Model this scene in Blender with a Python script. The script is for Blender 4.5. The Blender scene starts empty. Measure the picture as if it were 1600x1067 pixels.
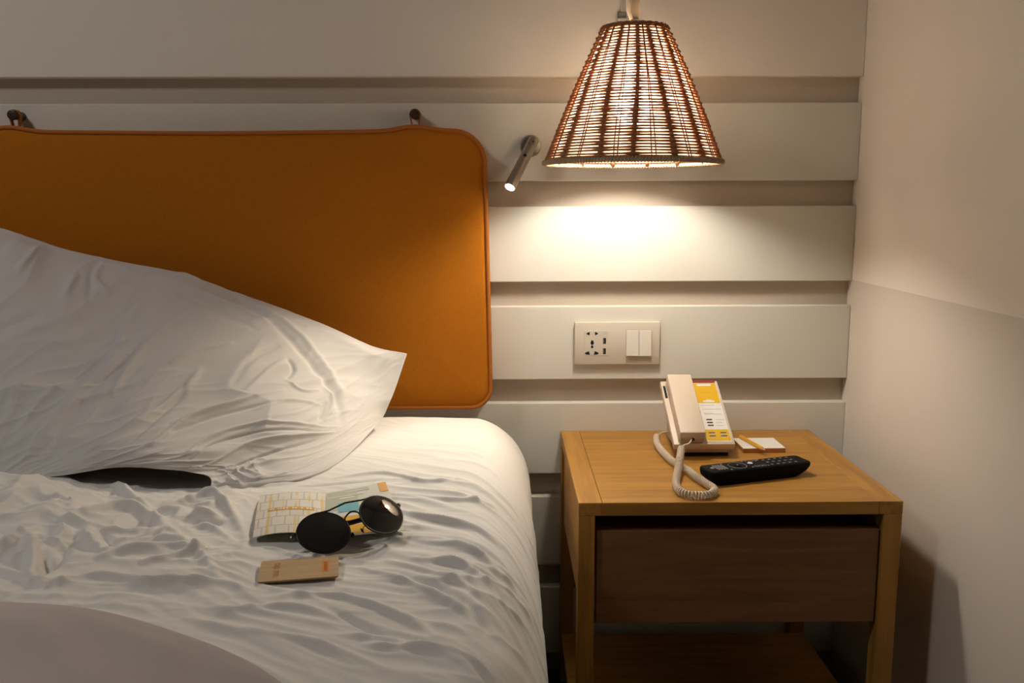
import bpy, bmesh, math, random
import numpy as np
from mathutils import Vector, Matrix

# ------------------------------------------------------------------ camera, world, lights, exposure
sc = bpy.context.scene
C = sc.collection
cam_d = bpy.data.cameras.new('camera')
cam = bpy.data.objects.new('camera', cam_d)
C.objects.link(cam)
sc.camera = cam
cam_d.sensor_fit = 'HORIZONTAL'
cam_d.sensor_width = 36.0
cam_d.lens = 36.0 * 1400.28 / 1600.0
cam_d.clip_start = 0.01
_R = Vector((0.99995805, -0.00866655, -0.00296347))
_U = Vector((0.00427551, 0.15553507, 0.98782112))
_F = Vector((0.00810008, 0.98779235, -0.1555656))
cam.matrix_world = Matrix((( _R.x, _U.x, -_F.x, -0.7026), (_R.y, _U.y, -_F.y, -1.8012),
                           (_R.z, _U.z, -_F.z, 1.0125), (0, 0, 0, 1)))

world = bpy.data.worlds.new('world')
sc.world = world
world.use_nodes = True
world.node_tree.nodes['Background'].inputs[0].default_value = (0.9, 0.85, 0.8, 1)
world.node_tree.nodes['Background'].inputs[1].default_value = 0.005

vs = sc.view_settings
vs.view_transform = 'Standard'
vs.look = 'None'
vs.gamma = 1.0
vs.use_curve_mapping = False
vs.exposure = 1.0

BULB = (1.0, 0.96, 0.87)
BULB_STRENGTH = 106.0
SPOT_W = 5.0
ROOM_W = 6.8

def light(name, kind, loc, energy, color, aim=None, **kw):
    d = bpy.data.lights.new(name, kind)
    d.energy = energy
    d.color = color
    for k, v in kw.items():
        setattr(d, k, v)
    o = bpy.data.objects.new(name, d)
    C.objects.link(o)
    o.location = loc
    if aim is not None:
        o.rotation_euler = (Vector(aim) - Vector(loc)).to_track_quat('-Z', 'Y').to_euler()
    return o

# the dim general light of the room: the ceiling lamp over the bed
light('room_ceiling_light', 'AREA', (-2.3, -1.35, 2.44), ROOM_W, (1.0, 0.96, 0.93), (-2.3, -1.35, 0), shape='DISK', size=0.4)

# ------------------------------------------------------------------ helpers
R = math.radians

def obj(name, me, m=None, parent=None, label=None, cat=None, group=None, kind=None, smooth=None):
    if isinstance(me, bmesh.types.BMesh):
        bm = me
        me = bpy.data.meshes.new(name)
        bmesh.ops.recalc_face_normals(bm, faces=bm.faces)
        bm.to_mesh(me)
        bm.free()
    o = bpy.data.objects.new(name, me)
    C.objects.link(o)
    if m is not None:
        me.materials.clear()
        for k in (m if isinstance(m, (list, tuple)) else [m]):
            me.materials.append(k)
    if smooth is True:
        me.polygons.foreach_set('use_smooth', [True] * len(me.polygons))
    elif smooth is not None and smooth is not False:
        me.polygons.foreach_set('use_smooth', [True] * len(me.polygons))
        me.set_sharp_from_angle(angle=R(smooth))
    if parent is not None:
        o.parent = parent
    for k, v in (('label', label), ('category', cat), ('group', group), ('kind', kind)):
        if v:
            o[k] = v
    return o

def thing(name, label, cat, loc=(0, 0, 0), rot=(0, 0, 0), group=None):
    o = bpy.data.objects.new(name, None)
    C.objects.link(o)
    o.empty_display_size = 0.05
    o.location = loc
    o.rotation_euler = rot
    o['label'] = label
    o['category'] = cat
    if group:
        o['group'] = group
    return o

def add_box(bm, lo, hi, bevel=0.0, seg=2, M=None):
    lo, hi = Vector(lo), Vector(hi)
    r = bmesh.ops.create_cube(bm, size=1.0)
    vv = r['verts']
    s = hi - lo
    c = (hi + lo) / 2
    for v in vv:
        v.co = Vector((v.co.x * s.x + c.x, v.co.y * s.y + c.y, v.co.z * s.z + c.z))
    if bevel > 0:
        es = list({e for v in vv for e in v.link_edges})
        r2 = bmesh.ops.bevel(bm, geom=es, offset=bevel, segments=seg, profile=0.5, affect='EDGES')
        vv = list({v for f in r2['faces'] for v in f.verts} | {v for v in vv if v.is_valid})
    if M is not None:
        for v in vv:
            v.co = M @ v.co
    return vv

def box(lo, hi, bevel=0.0, seg=2, M=None):
    bm = bmesh.new()
    add_box(bm, lo, hi, bevel, seg, M)
    return bm

def add_tube(bm, pts, rad, n=8, closed=False, cap=True, up=None):
    pts = [Vector(p) for p in pts]
    N = len(pts)
    rings = []
    prev = None
    for i, p in enumerate(pts):
        if closed:
            t = pts[(i + 1) % N] - pts[i - 1]
        else:
            t = pts[min(i + 1, N - 1)] - pts[max(i - 1, 0)]
        t.normalize()
        if prev is None:
            a = Vector(up) if up else (Vector((0, 0, 1)) if abs(t.z) < 0.9 else Vector((1, 0, 0)))
            nrm = (a - t * a.dot(t)).normalized()
        else:
            nrm = (prev - t * prev.dot(t)).normalized()
        prev = nrm
        b = t.cross(nrm)
        r = rad[i] if hasattr(rad, '__len__') else rad
        rings.append([bm.verts.new(p + (nrm * math.cos(2 * math.pi * k / n) + b * math.sin(2 * math.pi * k / n)) * r) for k in range(n)])
    for i in range(N if closed else N - 1):
        A, B = rings[i], rings[(i + 1) % N]
        for k in range(n):
            bm.faces.new((A[k], A[(k + 1) % n], B[(k + 1) % n], B[k]))
    if cap and not closed:
        bm.faces.new(list(reversed(rings[0])))
        bm.faces.new(rings[-1])

def tube(pts, rad, n=8, closed=False, cap=True):
    bm = bmesh.new()
    add_tube(bm, pts, rad, n, closed, cap)
    return bm

def add_lathe(bm, prof, n=32, M=None, cap=True):
    """prof: list of (radius, height) along local z"""
    rings = []
    for r, h in prof:
        ring = []
        for k in range(n):
            a = 2 * math.pi * k / n
            p = Vector((r * math.cos(a), r * math.sin(a), h))
            ring.append(bm.verts.new(M @ p if M is not None else p))
        rings.append(ring)
    for A, B in zip(rings[:-1], rings[1:]):
        for k in range(n):
            bm.faces.new((A[k], A[(k + 1) % n], B[(k + 1) % n], B[k]))
    if cap:
        bm.faces.new(list(reversed(rings[0])))
        bm.faces.new(rings[-1])

def lathe(prof, n=32, M=None, cap=True):
    bm = bmesh.new()
    add_lathe(bm, prof, n, M, cap)
    return bm

def add_prism(bm, poly, f, d0, d1):
    """poly of 2-D points, f(a, b, d) -> 3-D"""
    A = [bm.verts.new(f(a, b, d0)) for a, b in poly]
    B = [bm.verts.new(f(a, b, d1)) for a, b in poly]
    n = len(poly)
    bm.faces.new(list(reversed(A)))
    bm.faces.new(B)
    for k in range(n):
        bm.faces.new((A[k], A[(k + 1) % n], B[(k + 1) % n], B[k]))

def prism(poly, f, d0, d1):
    bm = bmesh.new()
    add_prism(bm, poly, f, d0, d1)
    return bm

def rrect(x0, y0, x1, y1, r, n=5):
    out = []
    for cx, cy, a0 in ((x1 - r, y1 - r, 0), (x0 + r, y1 - r, 90), (x0 + r, y0 + r, 180), (x1 - r, y0 + r, 270)):
        for k in range(n + 1):
            a = R(a0 + 90 * k / n)
            out.append((cx + r * math.cos(a), cy + r * math.sin(a)))
    return out

def axis_matrix(o, z):
    q = Vector(z).normalized().to_track_quat('Z', 'Y')
    return Matrix.Translation(Vector(o)) @ q.to_matrix().to_4x4()

def spline(pts, n):
    P = np.array(pts, float)
    P = np.vstack([2 * P[0] - P[1], P, 2 * P[-1] - P[-2]])
    m = len(P) - 3
    t = np.linspace(0, m, n)
    i = np.clip(t.astype(int), 0, m - 1)
    f = (t - i)[:, None]
    p0, p1, p2, p3 = P[i], P[i + 1], P[i + 2], P[i + 3]
    return 0.5 * (2 * p1 + (p2 - p0) * f + (2 * p0 - 5 * p1 + 4 * p2 - p3) * f ** 2 + (3 * p1 - p0 - 3 * p2 + p3) * f ** 3)

def grid_mesh(name, P, closed=False):
    """P: (nu, nv, 3)"""
    nu, nv = P.shape[:2]
    me = bpy.data.meshes.new(name)
    idx = np.arange(nu * nv).reshape(nu, nv)
    q = np.stack([idx[:-1, :-1], idx[1:, :-1], idx[1:, 1:], idx[:-1, 1:]], -1).reshape(-1, 4)
    me.from_pydata(P.reshape(-1, 3).tolist(), [], q.tolist())
    return me

def text_mesh(body, size, M):
    cu = bpy.data.curves.new('lettering', 'FONT')
    cu.body = body
    cu.size = size
    cu.align_x = 'CENTER'
    cu.align_y = 'CENTER'
    o = bpy.data.objects.new('lettering', cu)
    C.objects.link(o)
    dg = bpy.context.evaluated_depsgraph_get()
    dg.update()
    me = bpy.data.meshes.new_from_object(o.evaluated_get(dg))
    me.transform(M)
    bpy.data.objects.remove(o)
    return me

# --- gradient noise for cloth
def _hash(ix, iy, seed):
    h = (ix * 374761393 + iy * 668265263 + seed * 982451653) & 0x7fffffff
    h = ((h ^ (h >> 13)) * 1274126177) & 0x7fffffff
    return (h ^ (h >> 16)) & 0x7fffffff

def perlin(x, y, seed=0):
    ix = np.floor(x).astype(np.int64)
    iy = np.floor(y).astype(np.int64)
    fx, fy = x - ix, y - iy
    def g(dx, dy):
        a = _hash(ix + dx, iy + dy, seed) / 0x7fffffff * 2 * np.pi
        return np.cos(a) * (fx - dx) + np.sin(a) * (fy - dy)
    u = fx ** 3 * (fx * (fx * 6 - 15) + 10)
    v = fy ** 3 * (fy * (fy * 6 - 15) + 10)
    a = g(0, 0) * (1 - u) + g(1, 0) * u
    b = g(0, 1) * (1 - u) + g(1, 1) * u
    return (a * (1 - v) + b * v) * 1.5

def fbm(x, y, seed=0, o=3):
    s, a = 0, 1.0
    for k in range(o):
        s = s + a * perlin(x * 2 ** k, y * 2 ** k, seed + k)
        a *= 0.5
    return s

def ridge(x, y, seed=0, p=3):
    return (1 - np.clip(np.abs(perlin(x, y, seed)) * 1.6, 0, 1)) ** p

def creases(x, y, ang, L, W, seed, p=3, warp=0.35):
    """ridged noise drawn out along direction ang: length L, width W"""
    a = R(ang)
    wx = fbm(x / (L * 0.8), y / (L * 0.8), seed + 11, 2)
    wy = fbm(x / (L * 0.8) + 7.3, y / (L * 0.8), seed + 23, 2)
    X = x + wx * W * warp * 3
    Y = y + wy * W * warp * 3
    u = X * math.cos(a) + Y * math.sin(a)
    v = -X * math.sin(a) + Y * math.cos(a)
    m = np.clip(0.5 + 1.3 * perlin(x / L * 0.9 + 3.1, y / L * 0.9, seed + 5), 0, 1)
    return ridge(u / L, v / W, seed, p) * m

def smooth(a, b, x):
    t = np.clip((x - a) / (b - a), 0, 1)
    return t * t * (3 - 2 * t)

def stroke_field(x, y, pts, w):
    """ridge profile along a polyline, fading at both ends"""
    P = spline(pts, max(12, 8 * len(pts)))
    best = np.full(x.shape, 1e9)
    tt = np.zeros(x.shape)
    n = len(P) - 1
    x0, x1 = P[:, 0].min() - 4 * w, P[:, 0].max() + 4 * w
    y0, y1 = P[:, 1].min() - 4 * w, P[:, 1].max() + 4 * w
    sel = (x > x0) & (x < x1) & (y > y0) & (y < y1)
    xs, ys = x[sel], y[sel]
    if xs.size == 0:
        return np.zeros(x.shape)
    b = np.full(xs.shape, 1e9)
    t = np.zeros(xs.shape)
    for i in range(n):
        ax, ay = P[i]
        dx, dy = P[i + 1] - P[i]
        k = np.clip(((xs - ax) * dx + (ys - ay) * dy) / (dx * dx + dy * dy + 1e-12), 0, 1)
        d = np.hypot(xs - ax - k * dx, ys - ay - k * dy)
        m = d < b
        b[m] = d[m]
        t[m] = ((i + k) / n)[m]
    out = np.zeros(x.shape)
    fade = np.clip(np.sin(np.pi * np.clip(t, 0, 1)), 0, 1) ** 0.6
    out[sel] = np.exp(-(b / w) ** 2 * 1.2) * fade
    return out

# ------------------------------------------------------------------ materials
def mat(name, col, rough=0.5, metal=0.0, spec=0.5, **kw):
    m = bpy.data.materials.new(name)
    m.use_nodes = True
    b = m.node_tree.nodes['Principled BSDF']
    b.inputs['Base Color'].default_value = (*col, 1)
    b.inputs['Roughness'].default_value = rough
    b.inputs['Metallic'].default_value = metal
    b.inputs['Specular IOR Level'].default_value = spec
    for k, v in kw.items():
        b.inputs[k].default_value = v
    return m

def N(m, t, **kw):
    n = m.node_tree.nodes.new(t)
    for k, v in kw.items():
        setattr(n, k, v)
    return n

def L(m, a, b):
    m.node_tree.links.new(a, b)

def bsdf(m):
    return m.node_tree.nodes['Principled BSDF']

def noise_bump(m, scale=(1, 1, 1), nscale=200.0, strength=0.1, dist=0.001, detail=3, colmix=None):
    tc = N(m, 'ShaderNodeTexCoord')
    mp = N(m, 'ShaderNodeMapping')
    mp.inputs['Scale'].default_value = scale
    no = N(m, 'ShaderNodeTexNoise')
    no.inputs['Scale'].default_value = nscale
    no.inputs['Detail'].default_value = detail
    L(m, tc.outputs['Object'], mp.inputs['Vector'])
    L(m, mp.outputs[0], no.inputs['Vector'])
    bu = N(m, 'ShaderNodeBump')
    bu.inputs['Strength'].default_value = strength
    bu.inputs['Distance'].default_value = dist
    L(m, no.outputs['Fac'], bu.inputs['Height'])
    L(m, bu.outputs[0], bsdf(m).inputs['Normal'])
    if colmix:
        rp = N(m, 'ShaderNodeValToRGB')
        rp.color_ramp.elements[0].position = 0.3
        rp.color_ramp.elements[1].position = 0.7
        rp.color_ramp.elements[0].color = (*colmix[0], 1)
        rp.color_ramp.elements[1].color = (*colmix[1], 1)
        L(m, no.outputs['Fac'], rp.inputs['Fac'])
        L(m, rp.outputs[0], bsdf(m).inputs['Base Color'])
    return m

def wall_mat(name, a, b):
    m = mat(name, a, 0.75, spec=0.25)
    return noise_bump(m, nscale=260, strength=0.06, dist=0.0006, colmix=(a, b))

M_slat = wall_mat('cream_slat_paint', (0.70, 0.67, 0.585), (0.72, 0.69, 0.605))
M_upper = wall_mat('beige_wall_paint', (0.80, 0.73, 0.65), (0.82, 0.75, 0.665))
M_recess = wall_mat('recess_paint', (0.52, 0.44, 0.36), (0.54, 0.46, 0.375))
M_room = wall_mat('room_paint', (0.20, 0.18, 0.155), (0.22, 0.195, 0.17))
M_ceil = wall_mat('ceiling_paint', (0.80, 0.78, 0.74), (0.82, 0.80, 0.76))

def two_tone():
    m = mat('two_tone_wall_paint', (0.6, 0.5, 0.4), 0.75, spec=0.25)
    noise_bump(m, nscale=260, strength=0.06, dist=0.0006)
    tc = N(m, 'ShaderNodeTexCoord')
    sx = N(m, 'ShaderNodeSeparateXYZ')
    L(m, tc.outputs['Object'], sx.inputs[0])
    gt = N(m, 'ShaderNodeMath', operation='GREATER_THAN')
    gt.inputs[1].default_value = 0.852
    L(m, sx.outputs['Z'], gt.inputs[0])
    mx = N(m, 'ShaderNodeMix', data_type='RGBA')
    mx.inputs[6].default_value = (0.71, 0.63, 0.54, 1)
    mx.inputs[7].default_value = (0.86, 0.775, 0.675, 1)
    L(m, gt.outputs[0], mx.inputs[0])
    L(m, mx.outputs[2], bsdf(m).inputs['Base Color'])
    return m
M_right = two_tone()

def wood_mat(name, dark, lite, scale=(3, 40, 40), rough=0.45, seed=0.0):
    m = mat(name, lite, rough, spec=0.35)
    tc = N(m, 'ShaderNodeTexCoord')
    mp = N(m, 'ShaderNodeMapping')
    mp.inputs['Scale'].default_value = scale
    mp.inputs['Location'].default_value = (seed, seed * 1.7, seed * 0.6)
    L(m, tc.outputs['Object'], mp.inputs['Vector'])
    n1 = N(m, 'ShaderNodeTexNoise')
    n1.inputs['Scale'].default_value = 1.6
    n1.inputs['Detail'].default_value = 6
    n1.inputs['Distortion'].default_value = 0.6
    L(m, mp.outputs[0], n1.inputs['Vector'])
    n2 = N(m, 'ShaderNodeTexNoise')
    n2.inputs['Scale'].default_value = 7.0
    n2.inputs['Detail'].default_value = 3
    L(m, mp.outputs[0], n2.inputs['Vector'])
    ad = N(m, 'ShaderNodeMath', operation='MULTIPLY_ADD')
    ad.inputs[1].default_value = 0.4
    L(m, n2.outputs['Fac'], ad.inputs[0])
    L(m, n1.outputs['Fac'], ad.inputs[2])
    rp = N(m, 'ShaderNodeValToRGB')
    rp.color_ramp.elements[0].position = 0.45
    rp.color_ramp.elements[1].position = 0.95
    rp.color_ramp.elements[0].color = (*dark, 1)
    rp.color_ramp.elements[1].color = (*lite, 1)
    L(m, ad.outputs[0], rp.inputs['Fac'])
    L(m, rp.outputs[0], bsdf(m).inputs['Base Color'])
    bu = N(m, 'ShaderNodeBump')
    bu.inputs['Strength'].default_value = 0.12
    bu.inputs['Distance'].default_value = 0.0008
    L(m, n2.outputs['Fac'], bu.inputs['Height'])
    L(m, bu.outputs[0], bsdf(m).inputs['Normal'])
    return m

W_D, W_L = (0.31, 0.145, 0.026), (0.50, 0.255, 0.050)
M_woodx = wood_mat('oak_along_width', W_D, W_L, (3, 40, 40))
M_woody = wood_mat('oak_along_depth', W_D, W_L, (40, 3, 40), seed=3.3)
M_woodz = wood_mat('oak_upright', W_D, W_L, (40, 40, 3), seed=5.1)
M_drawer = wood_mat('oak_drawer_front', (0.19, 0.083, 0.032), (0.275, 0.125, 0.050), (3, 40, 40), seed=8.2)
M_dark = mat('dark_void', (0.012, 0.010, 0.009), 0.8)
M_floor = wood_mat('dark_floor_boards', (0.020, 0.013, 0.009), (0.036, 0.023, 0.015), (30, 2, 10))

def fabric(name, col, col2, weave=1400.0, strength=0.25, sheen=0.3):
    m = mat(name, col, 0.9, spec=0.15)
    bsdf(m).inputs['Sheen Weight'].default_value = sheen
    bsdf(m).inputs['Sheen Tint'].default_value = (*col, 1)
    tc = N(m, 'ShaderNodeTexCoord')
    hs = []
    for sc_ in ((weave, 1, weave * 0.05), (weave * 0.05, 1, weave)):
        mp = N(m, 'ShaderNodeMapping')
        mp.inputs['Scale'].default_value = sc_
        no = N(m, 'ShaderNodeTexNoise')
        no.inputs['Scale'].default_value = 1.0
        no.inputs['Detail'].default_value = 2
        L(m, tc.outputs['Object'], mp.inputs['Vector'])
        L(m, mp.outputs[0], no.inputs['Vector'])
        hs.append(no)
    ad = N(m, 'ShaderNodeMath', operation='ADD')
    L(m, hs[0].outputs['Fac'], ad.inputs[0])
    L(m, hs[1].outputs['Fac'], ad.inputs[1])
    rp = N(m, 'ShaderNodeValToRGB')
    rp.color_ramp.elements[0].position = 0.3
    rp.color_ramp.elements[1].position = 0.7
    rp.color_ramp.elements[0].color = (*col2, 1)
    rp.color_ramp.elements[1].color = (*col, 1)
    hf = N(m, 'ShaderNodeMath', operation='MULTIPLY')
    hf.inputs[1].default_value = 0.5
    L(m, ad.outputs[0], hf.inputs[0])
    L(m, hf.outputs[0], rp.inputs['Fac'])
    L(m, rp.outputs[0], bsdf(m).inputs['Base Color'])
    bu = N(m, 'ShaderNodeBump')
    bu.inputs['Strength'].default_value = strength
    bu.inputs['Distance'].default_value = 0.0006
    L(m, ad.outputs[0], bu.inputs['Height'])
    L(m, bu.outputs[0], bsdf(m).inputs['Normal'])
    return m

M_orange = fabric('ochre_upholstery', (0.49, 0.166, 0.008), (0.38, 0.113, 0.006))
M_piping = mat('ochre_piping', (0.42, 0.13, 0.02), 0.7, spec=0.2)
noise_bump(M_piping, nscale=900, strength=0.2, dist=0.0005)
M_strap = mat('tan_loop_fabric', (0.40, 0.17, 0.055), 0.8, spec=0.2)
noise_bump(M_strap, nscale=900, strength=0.2, dist=0.0005)
M_peg = wood_mat('dark_stained_peg', (0.035, 0.016, 0.010), (0.075, 0.034, 0.02), (20, 3, 20), 0.4)

def linen(name, col):
    m = mat(name, col, 0.85, spec=0.15)
    bsdf(m).inputs['Sheen Weight'].default_value = 0.15
    noise_bump(m, nscale=1500, strength=0.12, dist=0.0004)
    return m
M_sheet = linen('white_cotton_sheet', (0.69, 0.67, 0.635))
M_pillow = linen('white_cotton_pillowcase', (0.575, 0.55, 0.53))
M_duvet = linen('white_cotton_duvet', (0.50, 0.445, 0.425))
M_mattress = linen('mattress_ticking', (0.7, 0.69, 0.66))
M_base = mat('dark_bed_base', (0.05, 0.04, 0.035), 0.8)
noise_bump(M_base, nscale=500, strength=0.2)

M_steel = mat('brushed_nickel', (0.36, 0.32, 0.275), 0.36, 1.0)
noise_bump(M_steel, (1, 1, 60), 120, 0.08, 0.0003)
M_black = mat('black_plastic', (0.003, 0.003, 0.004), 0.5, spec=0.08)
noise_bump(M_black, nscale=1500, strength=0.1, dist=0.0002)
M_rubber = mat('black_rubber', (0.012, 0.011, 0.010), 0.75)
M_plate = mat('ivory_switch_plastic', (0.66, 0.60, 0.50), 0.35)
noise_bump(M_plate, nscale=1200, strength=0.03, dist=0.0002)
M_rocker = mat('white_rocker_plastic', (0.74, 0.69, 0.60), 0.32)
noise_bump(M_rocker, nscale=1200, strength=0.03, dist=0.0002)
M_hole = mat('socket_hole', (0.006, 0.005, 0.005), 0.8)
M_usb = mat('usb_tongue', (0.20, 0.16, 0.12), 0.5)
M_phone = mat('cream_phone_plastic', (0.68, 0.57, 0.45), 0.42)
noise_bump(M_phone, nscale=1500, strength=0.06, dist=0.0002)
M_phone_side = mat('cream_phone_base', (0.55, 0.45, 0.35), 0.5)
noise_bump(M_phone_side, nscale=1500, strength=0.06, dist=0.0002)
M_cord = mat('cream_coiled_cord', (0.66, 0.56, 0.44), 0.35)
noise_bump(M_cord, nscale=900, strength=0.04, dist=0.0002)
M_yellow = mat('yellow_print', (0.74, 0.44, 0.005), 0.5)
M_white = mat('white_print', (0.80, 0.77, 0.72), 0.55)
M_grey = mat('grey_print', (0.50, 0.48, 0.45), 0.6)
M_ink = mat('dark_print', (0.10, 0.075, 0.05), 0.6)
M_red = mat('red_print', (0.32, 0.03, 0.02), 0.5)
M_key = mat('grey_key_print', (0.28, 0.29, 0.30), 0.5)
M_keyw = mat('white_key', (0.75, 0.75, 0.76), 0.4)
M_ochreprint = mat('ochre_print', (0.66, 0.36, 0.05), 0.6)
for _m in (M_yellow, M_white, M_grey, M_ink, M_red, M_key, M_keyw, M_ochreprint, M_rubber, M_hole, M_usb, M_dark):
    noise_bump(_m, nscale=1600, strength=0.03, dist=0.0001)

# ------------------------------------------------------------------ shape tables (metres; pillow u,v)
PILLOW= [[[-0.886, -0.15, 0.73], [-0.911, -0.19, 0.654], [-0.937, -0.235, 0.611], [-0.982, -0.494, 0.608], [-1.105, -0.588, 0.608]], [[-0.952, -0.145, 0.744], [-0.971, -0.22, 0.673], [-0.99, -0.345, 0.626], [-1.041, -0.528, 0.612], [-1.115, -0.589, 0.614]], [[-1.048, -0.135, 0.786], [-1.044, -0.28, 0.717], [-1.053, -0.41, 0.665], [-1.09, -0.5, 0.626], [-1.129, -0.561, 0.624]], [[-1.169, -0.125, 0.83], [-1.138, -0.31, 0.756], [-1.137, -0.43, 0.691], [-1.153, -0.535, 0.654], [-1.181, -0.571, 0.636]], [[-1.305, -0.12, 0.878], [-1.256, -0.32, 0.786], [-1.241, -0.44, 0.714], [-1.234, -0.55, 0.668], [-1.253, -0.574, 0.641]], [[-1.425, -0.115, 0.902], [-1.361, -0.32, 0.797], [-1.335, -0.44, 0.714], [-1.317, -0.54, 0.661], [-1.323, -0.58, 0.632]], [[-1.55, -0.11, 0.931], [-1.471, -0.32, 0.819], [-1.433, -0.44, 0.725], [-1.408, -0.525, 0.657], [-1.403, -0.558, 0.62]], [[-1.666, -0.11, 0.969], [-1.58, -0.32, 0.84], [-1.53, -0.44, 0.735], [-1.512, -0.5, 0.65], [-1.486, -0.55, 0.615]], [[-1.812, -0.12, 0.978], [-1.712, -0.31, 0.85], [-1.654, -0.43, 0.734], [-1.624, -0.49, 0.648], [-1.582, -0.558, 0.615]]]
PSTROKES= [(0.0081, 0.0045, [(0.569, 0.133), (0.594, 0.233), (0.6, 0.325), (0.625, 0.467)]), (0.0063, 0.006, [(0.588, 0.517), (0.569, 0.392), (0.544, 0.283), (0.488, 0.167), (0.45, 0.133)]), (0.0108, 0.004, [(0.756, 0.9), (0.675, 0.575), (0.619, 0.4), (0.6, 0.325)]), (0.0081, -0.004, [(0.706, 0.792), (0.638, 0.525), (0.594, 0.408), (0.519, 0.225)]), (0.0081, -0.007, [(0.431, 0.0), (0.325, 0.117), (0.231, 0.217), (0.169, 0.317), (0.125, 0.45)]), (0.0072, 0.006, [(0.413, 0.0), (0.312, 0.083), (0.219, 0.183), (0.15, 0.308)]), (0.0054, 0.005, [(0.356, 0.417), (0.331, 0.308), (0.3, 0.217)]), (0.0063, -0.005, [(0.388, 0.425), (0.363, 0.267), (0.319, 0.183)]), (0.0045, 0.006, [(0.388, 0.817), (0.369, 0.65), (0.288, 0.542), (0.125, 0.458)]), (0.0036, -0.005, [(0.363, 0.883), (0.356, 0.692), (0.275, 0.575), (0.125, 0.483)]), (0.0045, 0.006, [(0.319, 0.983), (0.3, 0.683), (0.213, 0.567), (0.131, 0.492)]), (0.0045, 0.005, [(0.238, 1.0), (0.2, 0.725), (0.094, 0.575)]), (0.0045, -0.005, [(0.281, 0.942), (0.238, 0.7), (0.15, 0.542)]), (0.0045, 0.005, [(0.456, 0.625), (0.381, 0.5), (0.281, 0.35)]), (0.0045, -0.005, [(0.45, 0.667), (0.375, 0.533), (0.269, 0.408)]), (0.0054, 0.006, [(0.469, 0.767), (0.431, 0.592), (0.338, 0.442)]), (0.0063, 0.005, [(0.613, 0.85), (0.5, 0.6), (0.456, 0.45), (0.444, 0.333)]), (0.0054, -0.005, [(0.537, 0.833), (0.469, 0.542), (0.456, 0.433)]), (0.0054, 0.005, [(0.806, 0.133), (0.769, 0.033)]), (0.0054, 0.005, [(0.719, 0.175), (0.694, 0.083)]), (0.0063, 0.006, [(0.6, 0.017), (0.65, 0.025), (0.663, 0.083), (0.631, 0.125)]), (0.0063, -0.005, [(0.669, 0.167), (0.669, 0.075), (0.656, 0.017)]), (0.0054, 0.005, [(0.494, 0.058), (0.419, 0.067), (0.325, 0.117)]), (0.0054, -0.004, [(0.513, 0.083), (0.438, 0.117), (0.363, 0.15)]), (0.0054, 0.005, [(0.494, 0.358), (0.456, 0.275), (0.4, 0.217)]), (0.0045, -0.006, [(0.3, 0.217), (0.281, 0.25), (0.288, 0.3)]), (0.0045, 0.006, [(0.175, 0.45), (0.175, 0.342), (0.206, 0.275)]), (0.0036, -0.006, [(0.188, 0.45), (0.188, 0.35)]), (0.0072, 0.005, [(0.825, 0.35), (0.763, 0.292), (0.681, 0.217)]), (0.0072, -0.005, [(0.825, 0.3), (0.75, 0.233)]), (0.0054, 0.004, [(0.562, 0.058), (0.494, 0.0), (0.469, 0.0)]), (0.0045, 0.004, [(0.325, 0.492), (0.263, 0.4), (0.194, 0.375)]), (0.0036, 0.005, [(0.288, 0.308), (0.244, 0.333), (0.213, 0.3)]), (0.0054, 0.005, [(0.119, 0.842), (0.088, 0.708), (0.044, 0.6)])]
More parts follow.
